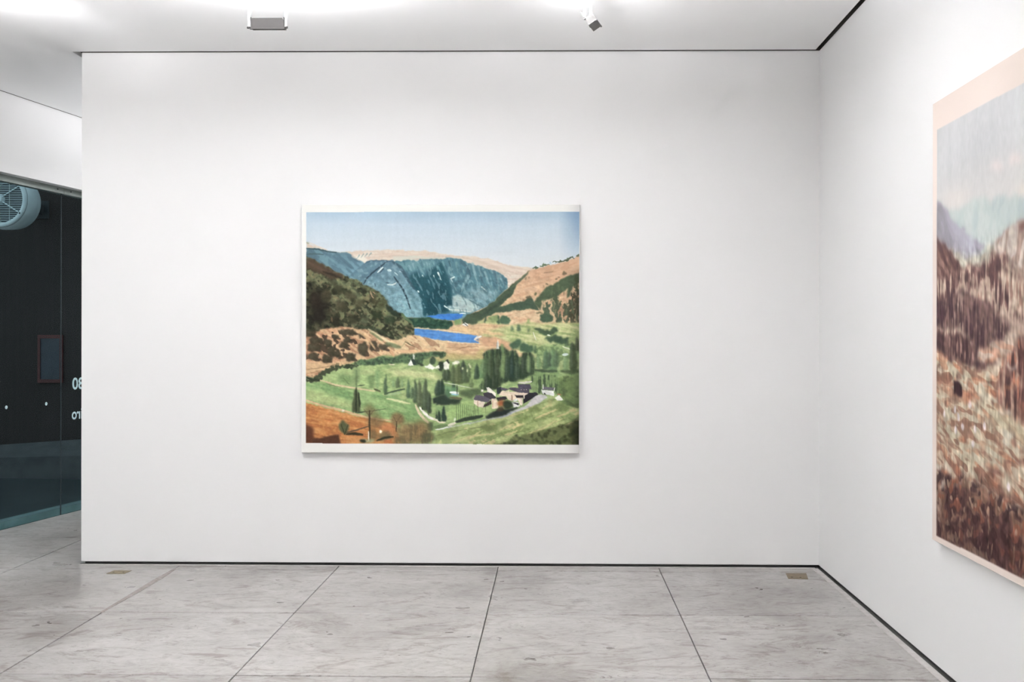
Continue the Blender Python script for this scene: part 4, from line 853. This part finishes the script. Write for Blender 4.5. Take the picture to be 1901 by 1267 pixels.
def paint_mountain():
    W_, Z0, Z1 = 2.46, 0.6005, 2.580
    s = Sheet(W_*100, (Z1-Z0)*100, 3.0, 5, lambda u, z: u*100, lambda u, z: (Z1-z)*100)
    gx = s.xx/s.S; gy = s.yy/s.S
    s.img[:] = (238, 223, 214); s.tone = 0.76
    s.img += s.noise(10, 20)[..., None]*2.0
    e = np.clip((30-gx)/60, 0, 1)[..., None]*np.clip((40-gy)/40, 0, 1)[..., None]; s.img = s.img*(1-e*0.25)+np.array((226, 205, 192.))*e*0.25
    bare = s.img.copy()
    P = lambda n, c, **k: s.poly(MT[n], c, **k)
    vert = s.noise(0.7, 5); vert2 = s.noise(0.5, 2.6); diag = s.noise(5, 0.9, 20); lump = s.noise(3.0, 1.6); hor = s.noise(4, 0.8, 15); blot = s.noise(7.0, 1.8, 14); tiny = s.noise(0.55, 1.0)
    sky = np.ones(s.img.shape)*np.array((206, 206, 207.))+s.noise(1.6, 26)[..., None]*1.6+s.noise(14, 9)[..., None]*2.6
    t = np.clip((16-gx)/14, 0, 1)[..., None]*np.clip((60-gy)/50, 0, 1)[..., None]; sky = sky*(1-t*0.5)+np.array((176, 176, 174.))*t*0.5
    t = np.clip((gy-30)/28, 0, 1)[..., None]; sky = sky*(1-t)+(np.array((214, 210, 206.))+s.noise(1.5, 16)[..., None]*1.6)*t
    w, m = s.mask(MT['IMAGE'], 0.3, 0.0); s.lay(w, m, sky)
    s.poly([(0.0, 1.90), (2.46, 1.88), (2.46, 0.6), (0.0, 0.6)], (158, 138, 126), soft=1.0)
    P('CLOUD1', (228, 214, 211), soft=1.4); P('CLOUD2', (228, 214, 211), soft=1.4); P('CLOUD3', (224, 216, 210), soft=3); P('CLOUD4', (228, 219, 212), soft=1.6)
    P('FARMT', (192, 201, 198), soft=1.2, warp=1.2); s.dapple(MT['FARMT'], [(204, 210, 206), (178, 188, 190)], s.noise(2, 5, 30), 0.5, a=0.6)
    s.grad(MT['LEFTMT'], (140, 136, 142), (186, 184, 194), (0.03, 2.0), (0.5, 1.88), soft=0.9); s.dapple(MT['LEFTMT'], [(178, 174, 188), (132, 126, 134)], s.noise(4, 1.6, 50), 0.6, a=0.5)
    P('VALLEY', (176, 172, 158), soft=1.4); s.dapple(MT['VALLEY'], [(198, 192, 176), (150, 140, 128)], lump, 0.4, a=0.6)
    P('SLOPE', (96, 72, 68), soft=0.8); s.dapple(MT['SLOPE'], [(132, 106, 96), (72, 50, 50)], s.noise(5, 0.8, 48), 0.5, a=0.7)
    P('PEAK', (188, 174, 164), soft=0.7, warp=1.2); s.dapple(MT['PEAK'], [(208, 196, 184), (142, 118, 108)], s.noise(0.9, 5, 18), 0.4, a=0.7); P('PEAKDK', (112, 82, 76), soft=0.9, warp=1.2)
    P('FOREST', (118, 92, 86), soft=0.9, warp=1.6); s.dapple(MT['FOREST'], [(172, 152, 138), (76, 54, 54)], vert, 0.25, a=0.8, hard=1.8); s.dapple(MT['FOREST'], [(192, 172, 154), (62, 42, 44)], vert2, 1.0, a=0.7)
    for n in ('GLADE1', 'GLADE2', 'GLADE3'): P(n, (180, 160, 144), soft=1.2, warp=1.6); s.dapple(MT[n], [(198, 182, 164), (132, 100, 90)], vert2, 0.3, a=0.75)
    P('DARK1', (82, 62, 62), soft=1.0, warp=1.6); s.dapple(MT['DARK1'], [(112, 90, 84), (60, 42, 46)], vert, 0.4, a=0.8); s.dapple(MT['DARK1'], [(150, 130, 118), None], vert2, 1.5, a=0.7)
    P('BAND', (164, 146, 130), soft=1.0, warp=1.5); s.dapple(MT['BAND'], [(186, 170, 150), (96, 72, 68)], vert2, 0.2, a=0.8)
    P('GROUND', (182, 160, 140), soft=0.8); s.dapple(MT['GROUND'], [(196, 186, 162), (152, 112, 92)], blot, 0.35, a=0.75, hard=1.6); s.dapple(MT['GROUND'], [(200, 190, 170), (118, 84, 70)], s.noise(3.4, 0.8, 14), 0.7, a=0.75); s.dapple(MT['GROUND'], [(182, 126, 98), None], s.noise(3.6, 0.9, 16), 1.3, a=0.6)
    P('CREAM2', (182, 170, 148), soft=3, a=0.5)
    s.dapple(MT['CREAM2'], [(192, 182, 160), (126, 92, 76)], s.noise(2.8, 0.7, 12), 0.6, a=0.8); P('CLEAR', (184, 164, 148), soft=1.0, warp=1.2); s.dapple(MT['CLEAR'], [(196, 182, 168), (190, 140, 116)], hor, 0.7, a=0.6)
    P('DARK2', (78, 56, 56), soft=0.9, warp=1.5); s.dapple(MT['DARK2'], [(112, 88, 82), (56, 38, 40)], vert, 0.5, a=0.75); s.dapple(MT['DARK2'], [(150, 124, 112), None], vert2, 1.5, a=0.7)
    P('RTREES', (120, 90, 82), soft=1.1, warp=1.6); s.dapple(MT['RTREES'], [(166, 140, 124), (74, 50, 48)], vert, 0.25, a=0.85, hard=1.8); s.dapple(MT['RTREES'], [(180, 120, 96), None], vert2, 1.3, a=0.7)
    P('CREAM1', (194, 180, 152), soft=2, a=0.85); P('CREAM3', (196, 184, 162), soft=1.6, a=0.9)
    P('SHACK', (48, 30, 33), soft=0.5, warp=0.5)
    P('DARK3', (92, 66, 60), soft=3, warp=2.5); s.dapple(MT['DARK3'], [(132, 104, 86), (60, 40, 40)], s.noise(2.2, 1.4, 20), 0.4, a=0.75, hard=1.4); s.dapple(MT['DARK3'], [(146, 90, 68), (44, 28, 31)], s.noise(1.8, 1.3, -20), 1.0, a=0.7); s.dapple(MT['DARK3'], [(170, 148, 126), None], s.noise(0.9, 1.2, -30), 1.6, a=0.75)
    P('DARK4', (58, 37, 38), soft=7, warp=2, a=0.75); s.dapple(MT['DARK4'], [(120, 96, 80), None], s.noise(0.5, 1.7, 15), 1.8, a=0.7)
    for u, z in MT['SPOTS']: s.blob(u, z, 0.014, 0.016, (228, 218, 220), soft=0.4, warp=0.4)
    rr = s.rng
    for _ in range(150):
        u = rr.uniform(0.05, 2.4); z = rr.uniform(0.85, 1.42); c = [(122, 84, 70), (96, 62, 54), (190, 128, 98), (206, 198, 184)][rr.randint(4)]
        s.blob(u, z, rr.uniform(0.015, 0.055), rr.uniform(0.005, 0.014), c, soft=0.7, a=0.65, warp=1.2)
    land = np.clip((gy-62)/12, 0, 1)[..., None]
    s.img *= 1+land*(s.noise(0.5, 1.6)[..., None]*0.07+s.noise(1.2, 0.6, 25)[..., None]*0.05)
    s.img += tiny[..., None]*1.5
    w, m = s.mask(MT['IMAGE'], 0.25, 0.02); full = np.ones((s.H, s.W)); full[w] = 1-m
    s.img = s.img*(1-full[..., None])+bare*full[..., None]
    return s, W_, Z0, Z1

pm, MW, MZ0, MZ1 = paint_mountain()
mtn = canvas_thing('mountain_painting', 'tall brown mountain landscape painting with a pale pink border on the right wall', MW, MZ1-MZ0, 0.040, M['canvas_pink'], (XR, 4.59, MZ0), -math.pi/2)
pm.object('picture', M['paint'], lambda u, v: np.stack([0.003+u*(MW-0.006), np.full(u.shape, -0.0406), (MZ1-MZ0)-0.003-v*(MZ1-MZ0-0.006)], -1), mtn)

# ------------------------------------------------------------------ pendant floodlights
def floodlight(label, loc, rz, tilt, knob_low, mat, power=LAMP_POWER, flap=0.075, spread=150, size=(0.168, 0.052), group='pendant floodlights under the ceiling'):
    """open steel trough with a linear lamp, one tall flap, hung between two white rods; local x is the lamp axis"""
    t = empty('pendant_floodlight', loc, rz); tag(t, label, 'ceiling light', group)
    (L, Hh), D, F = size, 0.046, flap       # length, depth, height of the trough, extra height of the flap
    kz = -Hh+0.006 if knob_low else 0.0
    ky = 0.0 if knob_low else D
    R = Matrix.Rotation(tilt, 4, 'X') @ Matrix.Translation((0, -ky, -kz))
    def put(mb, name, m, parent=t):
        o = mb.build(name, m, parent); o.data.transform(R); return o
    h = L/2; w = 0.0025
    b = MB()
    # near side, bottom, far side, ends; near side is a little narrower at its top edge with clipped corners
    b.add([(-h,0,-Hh),(h,0,-Hh),(h-0.004,0,-0.008),(h-0.010,0,0),(-h+0.010,0,0),(-h+0.004,0,-0.008),
           (-h,w,-Hh),(h,w,-Hh),(h-0.004,w,-0.008),(h-0.010,w,0),(-h+0.010,w,0),(-h+0.004,w,-0.008)],
          [(0,1,2,3,4,5),(11,10,9,8,7,6)]+[(i,(i+1)%6+0,(i+1)%6+6,i+6)[::-1] for i in range(6)])
    b.box((-h, w, -Hh), (h, D, -Hh+w)); b.box((-h, D-w, -Hh+w), (h, D, 0)); b.box((-h, w, -Hh+w), (-h+w, D-w, 0.004)); b.box((h-w, w, -Hh+w), (h, D-w, 0.004))
    put(b, 'body', mat)
    put(MB().bevbox((-h-0.004, -0.003, -Hh-0.004), (h+0.004, 0.006, -Hh+0.003), 0.0012), 'rim', mat)
    if F: put(MB().box((-h+0.008, D-w, 0), (h-0.008, D, F)), 'flap', M['rod'])
    put(MB().tube([(-h+0.012, 0.022, -Hh+0.012), (h-0.012, 0.022, -Hh+0.012)], 0.005, 10), 'lamp_tube', M['lamp'])
    for sgn in (-1, 1):
        put(MB().tube([(sgn*h, ky, kz), (sgn*(h+0.006), ky, kz), (sgn*(h+0.0065), ky, kz), (sgn*(h+0.017), ky, kz)], [0.0035, 0.0035, 0.0062, 0.0062], 12), 'knob', mat)
        MB().tube([(sgn*(h+0.009), 0, 0.004), (sgn*(h+0.009), 0, HC-loc[2]-0.004)], 0.0055, 10).build('rod', M['rod'], t)
    MB().bevbox((-h-0.02, -0.025, HC-loc[2]-0.006), (h+0.02, 0.025, HC-loc[2]), 0.002).build('ceiling_plate', M['rod'], t)
    ld = bpy.data.lights.new('lamp_light', 'AREA'); ld.shape = 'RECTANGLE'; ld.size = L-0.03; ld.size_y = 0.016; ld.energy = power; ld.color = LAMP_COLOR; ld.spread = math.radians(spread)
    lo = bpy.data.objects.new('lamp_light', ld); COL.objects.link(lo); lo.parent = t
    lo.matrix_local = R @ Matrix.Translation((0, 0.034 if F else 0.022, 0.006)) @ Matrix.Rotation(math.pi, 4, 'X')
    return t

floodlight('dark grey floodlight seen square on, hanging from two white rods left of the ceiling middle', (-1.434, 5.0, 3.066), 0, 0.12, True, M['fixture'], 21.0, flap=0, spread=180)
floodlight('tilted pale metal floodlight seen end on, hanging above the right part of the back wall', (0.163, 4.965, 3.074), math.radians(74), -0.54, False, M['fixture_mid'], 13.0, flap=0.045, spread=180, size=(0.105, 0.036))
floodlight('pale metal floodlight hanging near the glass front, outside the picture', (-3.17, 5.0, 3.07), math.radians(-99), -0.35, True, M['fixture_pale'], 20.0, spread=180)
for x, y, z, a, p_, lb in ((-2.9, 4.35, 3.06, 0, 17.0, 'nearer the viewer than the dark grey floodlight, on its left'), (-1.5, 4.35, 3.06, 180, 26.0, 'just in front of the dark grey floodlight'), (0.22, 4.1, 3.03, 0, 47.0, 'nearer the viewer than the tilted floodlight'),  # unseen floodlights added to fill the room and passage with light
                            (-3.6, -1.5, 2.9, 180, LAMP_POWER, 'at the rear left'), (-1.3, -1.5, 2.9, 0, LAMP_POWER, 'at the rear middle'), (0.6, -1.5, 2.9, 180, LAMP_POWER, 'at the rear right'),
                            (-2.3, 8.6, 2.9, 90, 43.0, 'in the passage behind the back wall'), (-4.35, 4.6, 2.9, 80, 10.0, 'close to the glass front')):
    floodlight('added unseen fill floodlight hanging '+lb, (x, y, z), math.radians(a), 0.0, True, M['fixture_pale'], p_, flap=0, spread=178)

# ------------------------------------------------------------------ brass plates let into the floor
def floor_plate(label, pts, mat, holes):
    cx = sum(p[0] for p in pts)/len(pts); cy = sum(p[1] for p in pts)/len(pts)
    t = empty('floor_plate', (cx, cy, 0)); tag(t, label, 'floor plate', 'small metal plates let into the floor')
    q = [(x-cx, y-cy) for x, y in pts]
    MB().prism(q, -0.002, 0.0018).build('plate', mat, t)
    MB().prism([(x*0.93, y*0.93) for x, y in q], 0.0018, 0.0024).build('lid', mat, t)
    for x, y in holes:
        MB().tube([(x-cx, y-cy, 0.0022), (x-cx, y-cy, 0.0028)], 0.007, 12).build('finger_hole', M['hole'], t)
floor_plate('tan brass floor plate with two holes near the right-hand corner', [(1.482, 6.372), (1.606, 6.364), (1.632, 6.520), (1.500, 6.520)], M['brass'], [(1.513, 6.405), (1.566, 6.400)])
floor_plate('worn tan floor plate in front of the free end of the back wall', [(-2.872, 6.41), (-2.755, 6.41), (-2.745, 6.50), (-2.860, 6.50)], M['brass_worn'], [(-2.84, 6.445), (-2.775, 6.445)])

# ------------------------------------------------------------------ extractor fan in the yard
fan = empty('extractor_fan', (-5.793, 10.4, 2.972)); tag(fan, 'round pale blue industrial fan high on the dark yard wall', 'fan')
r0 = 0.292
MB().revolve([(r0-0.012, 0.01), (r0, 0.02), (r0+0.014, 0.14), (r0-0.004, 0.30), (r0-0.07, 0.40), (r0-0.08, 0.40), (r0-0.016, 0.29), (r0, 0.14)], (0, 0, 0), (0, 1, 0), 56).build('housing', M['fan'], fan)
MB().revolve([(r0-0.042, -0.004), (r0-0.036, -0.016), (r0-0.008, -0.016), (r0+0.002, -0.004), (r0+0.002, 0.022), (r0-0.042, 0.022)], (0, 0, 0), (0, 1, 0), 56).build('rim', M['fan'], fan)
MB().tube([(0, 0.33, 0), (0, 0.345, 0)], r0-0.03, 40).build('back_disc', M['fan_dk'], fan)
sl = MB()
zz = -r0+0.05
while zz < r0-0.045:
    hw = math.sqrt(max((r0-0.036)**2-zz*zz, 0.0004)); sl.box((-hw, 0.004, zz-0.0028), (hw, 0.016, zz+0.0028)); zz += 0.0185
for xx in (-0.1, 0.1): sl.box((xx-0.002, 0.016, -math.sqrt((r0-0.04)**2-xx*xx)), (xx+0.002, 0.02, math.sqrt((r0-0.04)**2-xx*xx)))
tag(sl.build('louvre_slats', M['fan'], fan), kind='stuff')
for a in (33, 147, 213, 327):
    c, s_ = math.cos(math.radians(a)), math.sin(math.radians(a))
    MB().tube([(0.05*c, -0.006, 0.05*s_), ((r0-0.02)*c, -0.006, (r0-0.02)*s_)], 0.0065, 8).build('strut', M['fan'], fan)
    MB().tube([((r0-0.022)*c, -0.022, (r0-0.022)*s_), ((r0-0.022)*c, -0.012, (r0-0.022)*s_)], 0.008, 8).build('bolt', M['fan_dk'], fan)
MB().tube([(0, -0.03, 0), (0, 0.02, 0)], [0.04, 0.055], 20).build('hub', M['fan'], fan)
MB().box((-0.04, 0.395, -0.05), (0.04, 0.86, 0.05)).build('bracket', M['fan_dk'], fan)
MB().box((-0.10, 0.838, -0.10), (0.10, 0.85, 0.10)).build('wall_flange', M['fan_dk'], fan)

# ------------------------------------------------------------------ dim red-bordered blue panel, standing in for a faint shape in the glass
nb = empty('bordered_panel', (-5.67, 11.24, 1.29)); tag(nb, 'dim blue panel with a dull red border beyond the glass', 'coloured_panel')
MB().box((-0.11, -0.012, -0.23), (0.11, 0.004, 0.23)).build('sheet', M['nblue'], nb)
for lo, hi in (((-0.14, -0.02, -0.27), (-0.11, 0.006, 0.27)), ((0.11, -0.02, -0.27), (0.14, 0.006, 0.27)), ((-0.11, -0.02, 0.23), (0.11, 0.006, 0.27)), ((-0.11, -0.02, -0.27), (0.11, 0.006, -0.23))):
    MB().box(lo, hi).build('border_bar', M['nred'], nb)
